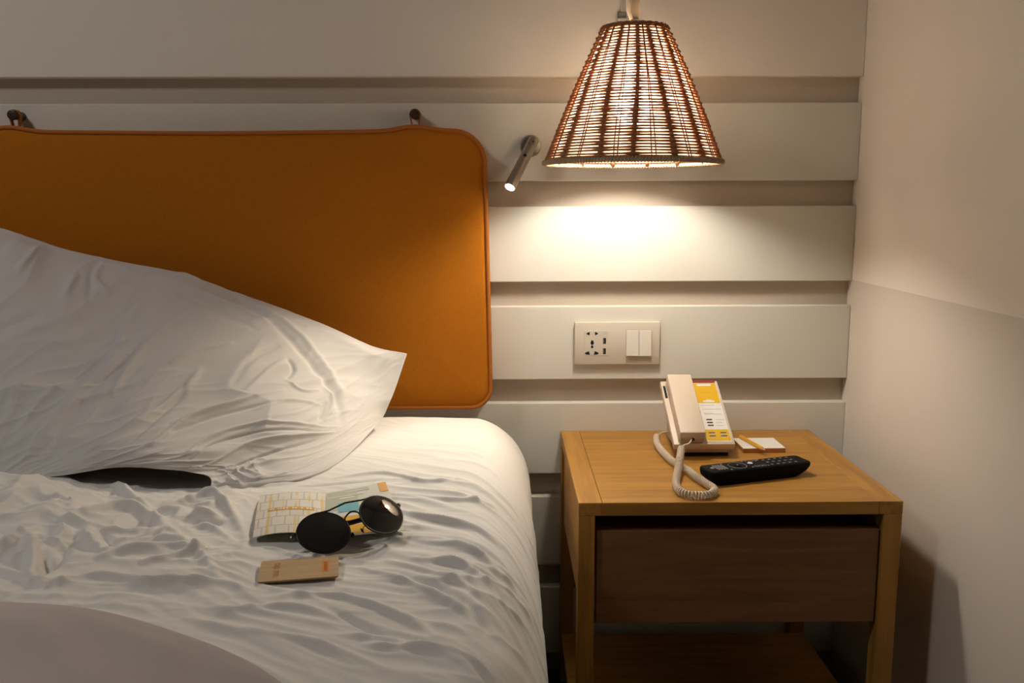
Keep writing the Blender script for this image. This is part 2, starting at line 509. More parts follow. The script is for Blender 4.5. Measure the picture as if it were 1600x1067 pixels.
SSTROKES= [(0.0085, 0.009, [(-1.245, -0.747), (-1.224, -0.715), (-1.2, -0.685), (-1.157, -0.7), (-1.119, -0.745), (-1.068, -0.806)]), (0.0068, 0.009, [(-1.159, -0.686), (-1.132, -0.657), (-1.101, -0.633), (-1.072, -0.658), (-1.043, -0.706), (-1.02, -0.75), (-1.013, -0.795)]), (0.0051, 0.006, [(-1.101, -0.732), (-1.072, -0.724), (-1.024, -0.771)]), (0.0051, 0.006, [(-1.106, -0.694), (-1.069, -0.694)]), (0.0051, -0.006, [(-1.099, -0.714), (-1.06, -0.71)]), (0.0068, 0.007, [(-1.212, -0.768), (-1.177, -0.812), (-1.148, -0.831)]), (0.0068, 0.007, [(-1.16, -0.848), (-1.128, -0.822), (-1.068, -0.806), (-1.012, -0.878)]), (0.0076, 0.008, [(-1.269, -0.797), (-1.235, -0.835), (-1.198, -0.91)]), (0.0076, 0.008, [(-1.275, -0.834), (-1.268, -0.806), (-1.266, -0.767)]), (0.0068, -0.007, [(-1.236, -0.826), (-1.207, -0.861), (-1.197, -0.902)]), (0.0059, 0.006, [(-1.107, -0.856), (-1.075, -0.828), (-1.049, -0.795)]), (0.0059, 0.005, [(-1.189, -0.918), (-1.143, -0.887), (-1.084, -0.896), (-1.019, -0.889), (-0.953, -0.906)]), (0.0068, 0.008, [(-1.265, -0.553), (-1.21, -0.631), (-1.166, -0.676)]), (0.0059, -0.006, [(-1.208, -0.808), (-1.196, -0.862), (-1.205, -0.886)]), (0.0059, -0.006, [(-1.201, -0.758), (-1.158, -0.804), (-1.163, -0.827)]), (0.0042, 0.004, [(-0.959, -0.513), (-0.886, -0.496), (-0.824, -0.54), (-0.768, -0.532)]), (0.0042, -0.003, [(-1.011, -0.558), (-0.936, -0.535), (-0.882, -0.524)]), (0.0051, 0.004, [(-0.856, -0.583), (-0.782, -0.612), (-0.702, -0.6)]), (0.0051, 0.0035, [(-0.83, -0.662), (-0.76, -0.7), (-0.695, -0.734)]), (0.0051, 0.0045, [(-0.87, -0.831), (-0.8, -0.884), (-0.722, -0.968)]), (0.0051, 0.004, [(-0.844, -0.809), (-0.766, -0.868), (-0.703, -0.925)]), (0.0059, 0.0045, [(-0.95, -0.917), (-0.885, -0.907), (-0.813, -0.946), (-0.757, -1.013)]), (0.0059, 0.004, [(-0.881, -0.993), (-0.819, -1.0), (-0.756, -1.038), (-0.709, -1.082)]), (0.0059, 0.004, [(-0.997, -0.957), (-0.925, -0.937), (-0.849, -0.966)]), (0.0051, 0.004, [(-0.812, -0.754), (-0.748, -0.786), (-0.695, -0.834)]), (0.0051, -0.005, [(-0.883, -0.937), (-0.849, -0.966), (-0.82, -0.993)]), (0.0059, 0.004, [(-0.955, -0.992), (-0.877, -1.015), (-0.799, -1.065)]), (0.0051, 0.004, [(-0.814, -0.814), (-0.754, -0.833), (-0.696, -0.886)]), (0.0051, -0.004, [(-0.824, -0.85), (-0.75, -0.917), (-0.697, -0.989)]), (0.0042, 0.004, [(-1.114, -0.592), (-1.059, -0.565), (-1.002, -0.537)]), (0.0051, 0.004, [(-0.841, -1.012), (-0.768, -1.025), (-0.697, -1.061)])]
CORD = [(-0.3610, -0.213, 0.5810), (-0.3700, -0.232, 0.5775), (-0.3840, -0.240, 0.5735), (-0.3980, -0.290, 0.5650), (-0.4090, -0.330, 0.5545), (-0.4205, -0.377, 0.5495), (-0.4220, -0.414, 0.5492), (-0.4116, -0.432, 0.5492), (-0.3928, -0.437, 0.5492), (-0.3765, -0.432, 0.5492), (-0.3645, -0.4100, 0.5492), (-0.3705, -0.3770, 0.5492), (-0.3795, -0.3430, 0.5492), (-0.3855, -0.3080, 0.5492), (-0.3940, -0.2804, 0.5492), (-0.4025, -0.2488, 0.5492), (-0.4085, -0.1993, 0.5492), (-0.4110, -0.1450, 0.5500), (-0.4090, -0.1150, 0.5560), (-0.4010, -0.1020, 0.5610), (-0.3890, -0.1000, 0.5640), (-0.3770, -0.1000, 0.5650)]
def SPOT_DIR(ax):
    return Vector(ax)

# ------------------------------------------------------------------ the room
XL, YF, H = -4.2, -4.2, 2.5
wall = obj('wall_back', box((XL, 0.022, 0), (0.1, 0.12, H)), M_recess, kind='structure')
rng = random.Random(4)
for k in range(6):                                   # six proud boards with 50 mm grooves between
    z = 0.05 + 0.2 * k
    obj('slat', box((XL, 0.0, z), (-0.0003, 0.0225, z + 0.15), 0.0012, 1), M_slat, wall)
obj('upper_panel', box((XL, 0.0, 1.25), (-0.0003, 0.0225, H), 0.0012, 1), M_upper, wall)
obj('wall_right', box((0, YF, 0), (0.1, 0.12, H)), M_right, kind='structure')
obj('wall_left', box((XL - 0.1, YF, 0), (XL, 0.12, H)), M_room, kind='structure')
obj('wall_front', box((XL - 0.1, YF - 0.1, 0), (0.1, YF, H)), M_room, kind='structure')
obj('ceiling', box((XL - 0.1, YF - 0.1, H), (0.1, 0.12, H + 0.1)), M_ceil, kind='structure')
obj('floor', box((XL - 0.1, YF - 0.1, -0.1), (0.1, 0.12, 0)), M_floor, kind='structure')

# ------------------------------------------------------------------ headboard cushion
hb = thing('headboard', 'ochre upholstered headboard panel with piped edge hanging on the slatted wall', 'headboard', (-1.63, -0.03, 0.604))
def hb_outline(n_in=0.0):
    x0, x1, z0, z1 = -2.60 + n_in, -0.7305 - n_in, 0.604 + n_in, 1.1445 - n_in
    def hump(x):
        return sum(0.0085 * math.exp(-((x - c) / 0.040) ** 2) for c in (-1.6413, -0.8735)) - 0.004 * math.exp(-((x + 1.25) / 0.3) ** 2)
    P = []
    rt, rb = 0.062 - n_in, 0.040 - n_in
    def arc(cx, cz, r, a0, a1, n=12):
        for k in range(n + 1):
            a = R(a0 + (a1 - a0) * k / n)
            P.append((cx + r * math.cos(a), cz + r * math.sin(a)))
    arc(x0 + rb, z0 + rb, rb, 180, 270)
    arc(x1 - rb, z0 + rb, rb, 270, 360)
    arc(x1 - 0.008 - rt, z1 - rt, rt, 0, 90)
    for k in range(1, 160):
        x = (x1 - 0.008 - rt) + (x0 + rt - (x1 - 0.008 - rt)) * k / 160
        P.append((x, z1 + hump(x)))
    arc(x0 + rt, z1 - rt, rt, 90, 180)
    return P
def hb_body():
    bm = bmesh.new()
    layers = [(0.004, -0.004), (0.0, -0.010), (0.0, -0.046), (0.004, -0.0535), (0.014, -0.0575), (0.05, -0.061), (0.12, -0.063)]
    rings = []
    for ins, y in layers:
        rings.append([bm.verts.new((x + 1.63, y + 0.03, z - 0.604)) for x, z in hb_outline(min(ins, 0.03))])
        if ins > 0.03:                # shrink further towards the middle line
            c = Vector((-1.66 + 1.63, y + 0.03, 0.874 - 0.604))
            f = (ins - 0.03) / 0.25
            for v in rings[-1]:
                v.co.z += (c.z - v.co.z) * f
                v.co.x += (c.x - v.co.x) * f * 0.25
    n = len(rings[0])
    bm.faces.new(list(reversed(rings[0])))
    for A, B in zip(rings[:-1], rings[1:]):
        for k in range(n):
            bm.faces.new((A[k], A[(k + 1) % n], B[(k + 1) % n], B[k]))
    bm.faces.new(rings[-1])
    return bm
obj('cushion', hb_body(), M_orange, hb, smooth=50)
for y, r in ((-0.0525, 0.0042), (-0.010, 0.0036)):
    obj('piping', tube([(x + 1.63, y + 0.03, z - 0.604) for x, z in hb_outline(0.0005)], r, 8, True), M_piping, hb, smooth=True)
pegs = ['short dark wooden peg holding the headboard loop at the left picture edge',
        'short dark wooden peg holding the headboard loop near the reading lamp']
for cx, lab in zip((-1.6413, -0.8735), pegs):
    # fabric loop over the peg
    pts = []
    for a in range(-10, 191, 10):
        pts.append((cx + 1.63 + 0.0098 * math.cos(R(a)), -0.024 + 0.03, 1.1765 - 0.604 + 0.0098 * math.sin(R(a))))
    pts = [(cx + 1.63 + 0.0045, -0.024 + 0.03, 1.146 - 0.604)] + pts + [(cx + 1.63 - 0.0045, -0.024 + 0.03, 1.146 - 0.604)]
    bm = bmesh.new()
    P = [Vector(p) for p in pts]
    for i in range(len(P) - 1):
        d = (P[i + 1] - P[i]).normalized()
        nn = Vector((d.z, 0, -d.x)) * 0.0011
        w = Vector((0, 0.005, 0))
        q = [P[i] - nn - w, P[i] + nn - w, P[i] + nn + w, P[i] - nn + w]
        q2 = [p + (P[i + 1] - P[i]) * 1.04 for p in q]
        va = [bm.verts.new(p) for p in q]
        vb = [bm.verts.new(p) for p in q2]
        bm.faces.new(list(reversed(va)))
        bm.faces.new(vb)
        for k in range(4):
            bm.faces.new((va[k], va[(k + 1) % 4], vb[(k + 1) % 4], vb[k]))
    obj('hanging_loop', bm, M_strap, hb)
    pg = lathe([(0.0084, 0.0), (0.0084, 0.028), (0.0094, 0.030), (0.0098, 0.0315), (0.0098, 0.0350), (0.0092, 0.0368), (0.0072, 0.0376)], 28,
               axis_matrix((cx, 0.0, 1.1765), (0, -1, 0)))
    obj('wall_peg', pg, M_peg, label=lab, cat='peg', group='pegs carrying the headboard', smooth=40)

# ------------------------------------------------------------------ bed: base, mattress, sheet, duvet, pillow
BX0, BX1, BY0, BY1, BZ = -2.46, -0.662, -2.06, -0.070, 0.600
bed = thing('bed', 'wide bed with a dark base and white mattress beside the nightstand', 'bed', (-1.56, -1.06, 0))
def rel(bm, o):
    bmesh.ops.translate(bm, verts=bm.verts, vec=-o.location)
    return bm
obj('bed_base', rel(box((BX0 + 0.03, BY0 + 0.03, 0.06), (BX1 - 0.03, BY1 - 0.005, 0.33), 0.006), bed), M_base, bed)
for x in (BX0 + 0.1, BX1 - 0.1):
    for y in (BY0 + 0.1, BY1 - 0.1):
        obj('leg', rel(lathe([(0.022, 0.0), (0.026, 0.06)], 16, Matrix.Translation((x, y, 0.0))), bed), M_base, bed, smooth=40)
obj('mattress', rel(box((BX0 + 0.012, BY0 + 0.012, 0.33), (BX1 - 0.012, BY1, BZ - 0.022), 0.07, 5), bed), M_mattress, bed, smooth=50)

def sheet_height(x, y):
    """relief of the rumpled sheet above the mattress plane"""
    messy = np.exp(-(((x + 1.33) / 0.27) ** 2 + ((y + 0.76) / 0.20) ** 2))
    messy = np.maximum(messy, 0.75 * np.exp(-(((x + 1.10) / 0.10) ** 2 + ((y + 0.66) / 0.09) ** 2)))
    right = smooth(-1.08, -0.92, x)
    head = smooth(-0.60, -0.25, y)
    front = smooth(-0.70, -0.85, y)
    h = 0.006 * fbm(x / 0.32, y / 0.32, 5, 2)
    # fine creases that pull across the bed towards its edge
    h += (0.0058 * creases(x, y, -24, 0.28, 0.037, 31, 2.0, 0.25) + 0.0033 * creases(x, y, -33, 0.20, 0.027, 47, 2.0, 0.25) + 0.0015 * creases(x, y, -18, 0.14, 0.020, 57, 2.0, 0.25)) * (0.35 + 0.65 * right) * (1 - 0.88 * head)
    h += 0.0048 * creases(x, y, -8, 0.30, 0.043, 61, 2.0, 0.25) * front
    h += 0.0008 * creases(x, y, -14, 0.12, 0.022, 83, 1.8, 0.2) * (1 - 0.5 * head)
    # rumpled heap on the left
    h += messy * (0.020 + 0.014 * creases(x, y, 20, 0.16, 0.085, 71, 1.5, 0.3) + 0.010 * creases(x, y, -45, 0.14, 0.065, 91, 1.5, 0.3)
                  + 0.004 * creases(x, y, 70, 0.09, 0.04, 17, 1.8, 0.3)
                  + 0.0075 * creases(x, y, 35, 0.09, 0.034, 117, 2, 0.3) + 0.006 * creases(x, y, -20, 0.09, 0.030, 127, 2, 0.3))
    # soft swelling next to the pillow
    h += 0.022 * np.exp(-(((x + 1.42) / 0.16) ** 2 + ((y + 0.62) / 0.07) ** 2))
    for w, a, pts in SSTROKES:
        h += 1.4 * a * stroke_field(x, y, pts, w)
    # the small things press it flat
    for cx, cy, rx, ry in ((-0.970, -0.69, 0.098, 0.105), (-0.932, -0.853, 0.058, 0.042)):
        k = np.exp(-(((x - cx) / rx) ** 4 + ((y - cy) / ry) ** 4))
        h = h * (1 - 0.8 * k) + 0.002 * k
    return h

def make_sheet():
    rx, rz = 0.105, 0.150                     # the soft roll over the mattress edge
    flat_end = BX1 + 0.007 - rx
    xs = np.concatenate([np.linspace(BX0 + 0.05, -1.72, 30, endpoint=False), np.linspace(-1.72, flat_end, 400)])
    ang = np.linspace(0, np.pi / 2, 60)[1:]
    down = np.linspace(0, 0.17, 24)[1:]
    ys = np.concatenate([np.linspace(BY0 + 0.02, -1.16, 34, endpoint=False), np.linspace(-1.16, BY1 + 0.004, 420)])
    px = np.concatenate([xs, flat_end + rx * np.sin(ang), np.full(down.shape, flat_end + rx)])
    pz = np.concatenate([np.zeros(xs.shape), -rz * (1 - np.cos(ang)), -rz - down])
    nx = np.concatenate([np.zeros(xs.shape), np.sin(ang), np.ones(down.shape)])
    nz = np.concatenate([np.ones(xs.shape), np.cos(ang), np.zeros(down.shape)])
    s = np.concatenate([xs, flat_end + ang * 0.13, flat_end + 0.204 + down])
    Sg, Yg = np.meshgrid(s, ys, indexing='ij')
    h = sheet_height(Sg, Yg)
    fall = smooth(flat_end + 0.02, flat_end + 0.16, Sg)
    h = h * (1 - 0.75 * fall) + fall * (0.0035 * perlin(Yg / 0.12 + 0.3 * Sg / 0.1, Sg / 0.5, 7) + 0.0016 * creases(Yg, Sg, 84, 0.2, 0.03, 15))
    X = px[:, None] + nx[:, None] * h
    Z = BZ + pz[:, None] + nz[:, None] * h
    back = smooth(BY1 - 0.07, BY1 + 0.004, Yg) ** 2        # tucked down at the head end
    Z = Z - 0.035 * back
    return grid_mesh('bed_sheet', np.stack([X, Yg, Z], -1))
sh = obj('bed_sheet', make_sheet(), M_sheet, label='rumpled white cotton sheet drawn over the mattress under brochure and sunglasses', cat='sheet', smooth=True)

def make_duvet():
    edge = np.array([(-2.44, -0.985), (-1.9, -1.00), (-1.5, -1.005), (-1.30, -1.020), (-1.158, -1.037), (-1.057, -1.057), (-0.964, -1.100), (-0.887, -1.152), (-0.82, -1.23), (-0.77, -1.34), (-0.74, -1.55), (-0.735, -1.95)])
    e = spline(edge, 260)
    # inward direction of the edge
    t = np.gradient(e, axis=0)
    t /= np.linalg.norm(t, axis=1)[:, None]
    nrm = np.stack([t[:, 1], -t[:, 0]], 1)
    prof_d, prof_z = [], []
    for a in np.linspace(-0.55 * np.pi, 0.5 * np.pi, 26):
        prof_d.append(0.034 - 0.034 * np.cos(a))
        prof_z.append(0.036 + 0.033 * np.sin(a))
    for d in np.linspace(0.01, 0.42, 60):
        prof_d.append(0.034 + d)
        prof_z.append(0.069 + 0.022 * (1 - math.exp(-d / 0.12)))
    prof_d, prof_z = np.array(prof_d), np.array(prof_z)
    X = e[:, 0][:, None] + nrm[:, 0][:, None] * prof_d[None]
    Y = e[:, 1][:, None] + nrm[:, 1][:, None] * prof_d[None]
    Y = np.maximum(Y, -2.03)
    X = np.maximum(X, -2.44)
    Z = np.broadcast_to(prof_z[None], X.shape).copy()
    h = 0.014 * fbm(X / 0.25, Y / 0.25, 3, 2) + 0.014 * creases(X, Y, -28, 0.35, 0.12, 29, 1.8, 0.2) + 0.006 * creases(X, Y, -40, 0.2, 0.06, 39, 2, 0.2)
    Z = BZ + 0.001 + Z + h * smooth(0, 0.06, prof_d)[None] * 1.0
    return grid_mesh('duvet', np.stack([X, Y, Z], -1))
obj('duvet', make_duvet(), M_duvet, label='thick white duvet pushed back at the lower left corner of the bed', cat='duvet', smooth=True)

def surf_eval(G, us, vs_):
    def cr(P, t):
        n = len(P)
        i = np.clip(np.floor(t).astype(int), 0, n - 2)
        f = (t - i).reshape(-1, *([1] * (P.ndim - 1)))
        Q = np.concatenate([[2 * P[0] - P[1]], P, [2 * P[-1] - P[-2]]])
        p0, p1, p2, p3 = Q[i], Q[i + 1], Q[i + 2], Q[i + 3]
        return 0.5 * (2 * p1 + (p2 - p0) * f + (2 * p0 - 5 * p1 + 4 * p2 - p3) * f ** 2 + (3 * p1 - p0 - 3 * p2 + p3) * f ** 3)
    A = cr(G, us * (len(G) - 1))
    return cr(A.transpose(1, 0, 2), vs_ * (G.shape[1] - 1)).transpose(1, 0, 2)

def make_pillow():
    G = np.array(PILLOW)
    nu, nv = 420, 300
    us, vv = np.linspace(0, 1, nu), np.linspace(0, 1, nv)
    S = surf_eval(G, us, vv)
    U, V = np.meshgrid(us, vv, indexing='ij')
    du = np.gradient(S, axis=0)
    dv = np.gradient(S, axis=1)
    n = np.cross(du, dv)
    n /= np.linalg.norm(n, axis=2)[..., None] + 1e-12
    if n[nu // 2, nv // 2, 1] > 0:
        n = -n
    # arc-length coordinates for the relief
    su = U * 0.85
    sv = V * 0.52
    inner = smooth(0.0, 0.07, U) * smooth(0.0, 0.05, V) * smooth(1.0, 0.97, V)
    h = 0.006 * fbm(su / 0.20, sv / 0.20, 2, 2) + 0.003 * creases(su, sv, 52, 0.22, 0.040, 97, 2, 0.2) + 0.0025 * creases(su, sv, 30, 0.18, 0.035, 137, 2, 0.2)
    h += 0.0090 * creases(su, sv, 40, 0.34, 0.105, 41, 1.7, 0.2) + 0.0040 * creases(su, sv, 46, 0.24, 0.055, 53, 2, 0.2)
    gather = np.exp(-(((U - 0.14) / 0.13) ** 2 + ((V - 0.82) / 0.22) ** 2))
    h += gather * (0.008 * creases(su, sv, 10, 0.22, 0.036, 67, 1.8, 0.2) + 0.003 * creases(su, sv, 18, 0.14, 0.022, 77, 2, 0.2))
    h *= 0.25 + 0.75 * inner
    for w, a, pts in PSTROKES:
        q = [(u * 0.85, v * 0.52) for u, v in pts]
        h += a * 0.9 * stroke_field(su, sv, q, w)
    F_ = S + n * h[..., None]
    F_[..., 2] = np.maximum(F_[..., 2], BZ + 0.006)
    # back of the pillow
    prof = (np.clip(np.sin(np.pi * np.clip((U - 0.07) / 1.02, 0, 1)), 0, 1) ** 0.6) * (np.clip(np.sin(np.pi * V), 0, 1) ** 0.55)
    low = smooth(0.45, 0.8, V)[..., None]
    bdir = np.array([0.0, 0.75, -0.66]) * (1 - low) + np.array([0.0, 0.98, 0.02]) * low
    B_ = S - n * 0.002 + bdir * (0.13 * prof)[..., None] + np.array([0, 0.002, -0.001])
    B_[..., 2] = np.maximum(B_[..., 2], BZ + 0.004)
    B_[..., 1] = np.minimum(B_[..., 1], -0.075)
    st = 4
    Bs = B_[::st, ::st]
    me1 = grid_mesh('front', F_)
    bm = bmesh.new()
    bm.from_mesh(me1)
    nF = len(bm.verts)
    bpy.data.meshes.remove(me1)
    # weld: back panel uses full-resolution border
    me2 = grid_mesh('back', B_[::2, ::2])
    bm.from_mesh(me2)
    bpy.data.meshes.remove(me2)
    # sew the rim with a strip
    bm.verts.ensure_lookup_table()
    nu2, nv2 = B_[::2, ::2].shape[:2]
    fi = lambda i, j: bm.verts[i * nv + j]
    bi = lambda i, j: bm.verts[nF + i * nv2 + j]
    def strip(fs, bs):
        for k in range(len(bs) - 1):
            a, b, c = fs[2 * k], fs[2 * k + 1], fs[min(2 * k + 2, len(fs) - 1)]
            if a is not b:
                bm.faces.new((a, b, bs[k]))
            if b is not c:
                bm.faces.new((b, c, bs[k + 1]))
            bm.faces.new((b, bs[k + 1], bs[k]))
    strip([fi(0, j) for j in range(nv)], [bi(0, j) for j in range(nv2)])
    strip([fi(nu - 1, j) for j in range(nv)], [bi(nu2 - 1, j) for j in range(nv2)])
    strip([fi(i, 0) for i in range(nu)], [bi(i, 0) for i in range(nu2)])
    strip([fi(i, nv - 1) for i in range(nu)], [bi(i, nv2 - 1) for i in range(nu2)])
    return bm
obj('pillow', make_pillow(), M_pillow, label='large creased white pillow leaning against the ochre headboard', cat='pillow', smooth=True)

# ------------------------------------------------------------------ nightstand
NX0, NX1, NY0, NY1, NZ = -0.5876, -0.074, -0.448, -0.0015, 0.5415
ns = thing('nightstand', 'oak nightstand with one handleless drawer and a low shelf in the corner', 'nightstand', (-0.331, -0.225, 0))
def npart(name, lo, hi, m, bev=0.0012, parent=None):
    return obj(name, rel(box(lo, hi, bev, 1), ns), m, parent or ns)
TT = 0.0215
BW = 0.038
npart('top_board', (NX0 + BW, NY0 + 0.0, NZ - TT), (NX1 - BW, NY1, NZ), M_woodx, 0.0006)
npart('end_strip', (NX0, NY0, NZ - TT), (NX0 + BW - 0.0004, NY1, NZ), M_woody, 0.0008)
npart('end_strip', (NX1 - BW + 0.0004, NY0, NZ - TT), (NX1, NY1, NZ), M_woody, 0.0008)
LW = 0.0265
for x0 in (NX0, NX1 - LW - 0.003):
    for y0, y1 in ((NY0, NY0 + 0.030), (NY1 - 0.030, NY1)):
        npart('leg', (x0, y0, 0.0), (x0 + LW + (0.003 if x0 > -0.3 else 0), y1, NZ - TT), M_woodz)
for x0 in (NX0 + 0.0005, NX1 - 0.0165):
    npart('side_panel', (x0, NY0 + 0.030, 0.382), (x0 + 0.016, -0.110, NZ - TT), M_woody)
npart('drawer_runner', (NX0 + 0.020, -0.42, 0.325), (NX0 + 0.032, -0.06, 0.345), M_woody)
npart('drawer_runner', (NX1 - 0.032, -0.42, 0.325), (NX1 - 0.020, -0.06, 0.345), M_woody)
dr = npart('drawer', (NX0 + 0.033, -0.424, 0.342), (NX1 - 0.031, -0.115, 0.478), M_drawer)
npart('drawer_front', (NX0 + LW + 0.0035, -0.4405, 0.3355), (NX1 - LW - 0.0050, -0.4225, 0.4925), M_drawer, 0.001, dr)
npart('shelf', (NX0 + 0.001, NY0 + 0.032, 0.092), (NX1 - 0.001, NY1 - 0.032, 0.110), M_woodx)
npart('back_rail', (NX0 + LW, NY1 - 0.02, 0.45), (NX1 - LW - 0.003, NY1 - 0.004, NZ - TT), M_woodx)

# ------------------------------------------------------------------ pendant lamp with wicker shade
LX, LY = -0.4802, -0.22
ZB, ZT, RB, RT = 1.0765, 1.2985, 0.1515, 0.0545
lamp = thing('pendant_lamp', 'lit pendant lamp with a conical brown wicker shade above the nightstand', 'lamp', (LX, LY, ZB))
def wick(name, col, tr):
    m = mat(name, col, 0.6, spec=0.3)
    nt = m.node_tree
    tl = N(m, 'ShaderNodeBsdfTranslucent')
    tl.inputs[0].default_value = (col[0] * 1.6, col[1] * 1.3, col[2] * 1.1, 1)
    mx = N(m, 'ShaderNodeMixShader')
    mx.inputs[0].default_value = tr
    L(m, bsdf(m).outputs[0], mx.inputs[1])
    L(m, tl.outputs[0], mx.inputs[2])
    L(m, mx.outputs[0], nt.nodes['Material Output'].inputs[0])
    noise_bump(m, (1, 1, 1), 700, 0.3, 0.0006)
    return m
M_wick = wick('brown_wicker', (0.42, 0.20, 0.085), 0.2)
M_stake = wick('dark_wicker_stake', (0.42, 0.185, 0.085), 0.2)
M_rim = wick('pale_wrapped_rim', (0.52, 0.37, 0.23), 0.1)
M_lin = bpy.data.materials.new('lampshade_lining_paper')
M_lin.use_nodes = True
_nt = M_lin.node_tree
_nt.nodes.remove(_nt.nodes['Principled BSDF'])
_a = N(M_lin, 'ShaderNodeBsdfTranslucent'); _a.inputs[0].default_value = (0.54, 0.44, 0.31, 1)
_b = N(M_lin, 'ShaderNodeBsdfDiffuse'); _b.inputs[0].default_value = (0.58, 0.50, 0.39, 1)
_c = N(M_lin, 'ShaderNodeBsdfTransparent'); _c.inputs[0].default_value = (1.0, 0.92, 0.80, 1)
_m1 = N(M_lin, 'ShaderNodeMixShader'); _m1.inputs[0].default_value = 0.55
_m2 = N(M_lin, 'ShaderNodeMixShader'); _m2.inputs[0].default_value = 0.16
_n = N(M_lin, 'ShaderNodeTexNoise'); _n.inputs['Scale'].default_value = 90
_mm = N(M_lin, 'ShaderNodeMapRange'); _mm.inputs[1].default_value = 0.35; _mm.inputs[2].default_value = 0.65; _mm.inputs[3].default_value = 0.48; _mm.inputs[4].default_value = 0.62
L(M_lin, _n.outputs['Fac'], _mm.inputs[0]); L(M_lin, _mm.outputs[0], _m1.inputs[0])
L(M_lin, _a.outputs[0], _m1.inputs[2]); L(M_lin, _b.outputs[0], _m1.inputs[1])
L(M_lin, _m1.outputs[0], _m2.inputs[1]); L(M_lin, _c.outputs[0], _m2.inputs[2])
L(M_lin, _m2.outputs[0], _nt.nodes['Material Output'].inputs[0])

def shade_r(t):
    return RB + (RT - RB) * t + 0.003 * math.sin(math.pi * t)
rng = random.Random(11)
NS_ = 15
FRONT = -math.pi / 2 + 0.045          # azimuth that faces the room
OFF = [R(14.7) + R(24) * k for k in range(NS_)]
stake_az = [FRONT + o + rng.uniform(-0.05, 0.05) for o in OFF]
stake_lean = [rng.uniform(-0.07, 0.07) for _ in OFF]
def stake_angle(k, t):
    return stake_az[k] + stake_lean[k] * (t - 0.4) + 0.018 * math.sin(5 * t + k * 2.1)
HS = ZT - ZB
# lining just inside the weave
obj('shade_lining', lathe([(shade_r(t) - 0.0048, HS * t) for t in np.linspace(0.022, 0.985, 14)], 64, None, False), M_lin, lamp, smooth=True)
ROWS = 46
for r in range(ROWS):
    t = (r + 0.9) / (ROWS + 0.4)
    wob = [rng.uniform(-0.0006, 0.0006) for _ in range(12)]
    pts, rad = [], []
    n = NS_ * 10
    for i in range(n):
        a = 2 * math.pi * i / n
        dmin, kk = 9, 0
        for k in range(NS_):
            d = abs((a - stake_angle(k, t) + math.pi) % (2 * math.pi) - math.pi)
            if d < dmin:
                dmin, kk = d, k
        near = math.exp(-(dmin / 0.075) ** 2)
        rr = shade_r(t) + (0.0032 * near if (kk + r) % 2 else 0.0005 - 0.0005 * near)
        w = a / (2 * math.pi) * 12
        i0 = int(w) % 12
        z = HS * t + wob[i0] * (1 - w % 1) + wob[(i0 + 1) % 12] * (w % 1)
        pts.append((rr * math.cos(a), rr * math.sin(a), z))
        rad.append(0.00142 + 0.00095 * near + 0.00012 * math.sin(7 * a + r))
    obj('wicker_strand', tube(pts, rad, 6, True), M_wick, lamp, smooth=True)
for k in range(NS_):
    pts = []
    rad = []
    for i in range(25):
        t = i / 24
        a = stake_angle(k, t)
        pts.append(((shade_r(t) - 0.0005) * math.cos(a), (shade_r(t) - 0.0005) * math.sin(a), HS * t))
        rad.append((0.0046 - 0.0015 * t) * (1 + 0.22 * math.sin(9 * t + k) * math.sin(23 * t + 2 * k)))
    obj('stake', tube(pts, rad, 7), M_stake, lamp, smooth=True)
    for s in (-1, 1):                                    # pair of thin canes half-way to the next stake
        pts = []
        for i in range(21):
            t = i / 20
            nxt = stake_angle((k + 1) % NS_, t) + (2 * math.pi if k == NS_ - 1 and stake_az[0] < stake_az[k] else 0)
            a = 0.52 * stake_angle(k, t) + 0.48 * nxt + s * 0.016 * (1 + 0.5 * math.sin(4 * t + k))
            pts.append(((shade_r(t) + 0.0010) * math.cos(a), (shade_r(t) + 0.0010) * math.sin(a), HS * t))
        obj('thin_cane', tube(pts, 0.0010, 6), M_stake, lamp, smooth=True)
def ring(r, z, rad, nn=96, wav=0.0, seed=0):
    g = random.Random(seed)
    ph = [g.uniform(0, 6.28) for _ in range(3)]
    return [(r * math.cos(2 * math.pi * i / nn), r * math.sin(2 * math.pi * i / nn),
             z + wav * (math.sin(5 * 2 * math.pi * i / nn + ph[0]) + 0.7 * math.sin(11 * 2 * math.pi * i / nn + ph[1]))) for i in range(nn)]
# wrapped lower rim (with its winding) and the plaited upper rim
bm = bmesh.new()
pts = []
for i in range(180 * 8):
    a = 2 * math.pi * i / (180 * 8)
    b = a * 180
    rr = RB + 0.0005 + 0.0040 * math.cos(b)
    pts.append((rr * math.cos(a), rr * math.sin(a), -0.0004 + 0.0040 * math.sin(b)))
add_tube(bm, pts, 0.0013, 5, True)
add_tube(bm, ring(RB + 0.0005, -0.0004, 0, 96), 0.0039, 8, True)
obj('lower_rim', bm, M_rim, lamp, smooth=True)
bm = bmesh.new()
for q in range(3):
    pts = []
    for i in range(240):
        a = 2 * math.pi * i / 240
        b = a * 9 + q * 2 * math.pi / 3
        rr = RT + 0.0022 * math.cos(b)
        pts.append((rr * math.cos(a), rr * math.sin(a), HS + 0.0022 * math.sin(b)))
    add_tube(bm, pts, 0.0022, 6, True)
obj('upper_rim', bm, M_stake, lamp, smooth=True)
bm = bmesh.new()
for k in range(3):
    a = 2 * math.pi * k / 3 + 0.3
    add_tube(bm, [(0.014 * math.cos(a), 0.014 * math.sin(a), HS - 0.004), (RT * math.cos(a), RT * math.sin(a), HS)], 0.0013, 6)
add_tube(bm, ring(0.015, HS - 0.004, 0, 32), 0.0016, 6, True)
obj('shade_carrier', bm, M_steel, lamp, smooth=True)
M_ivory = mat('ivory_lamp_fitting', (0.62, 0.54, 0.42), 0.5)
noise_bump(M_ivory, nscale=800, strength=0.05, dist=0.0002)
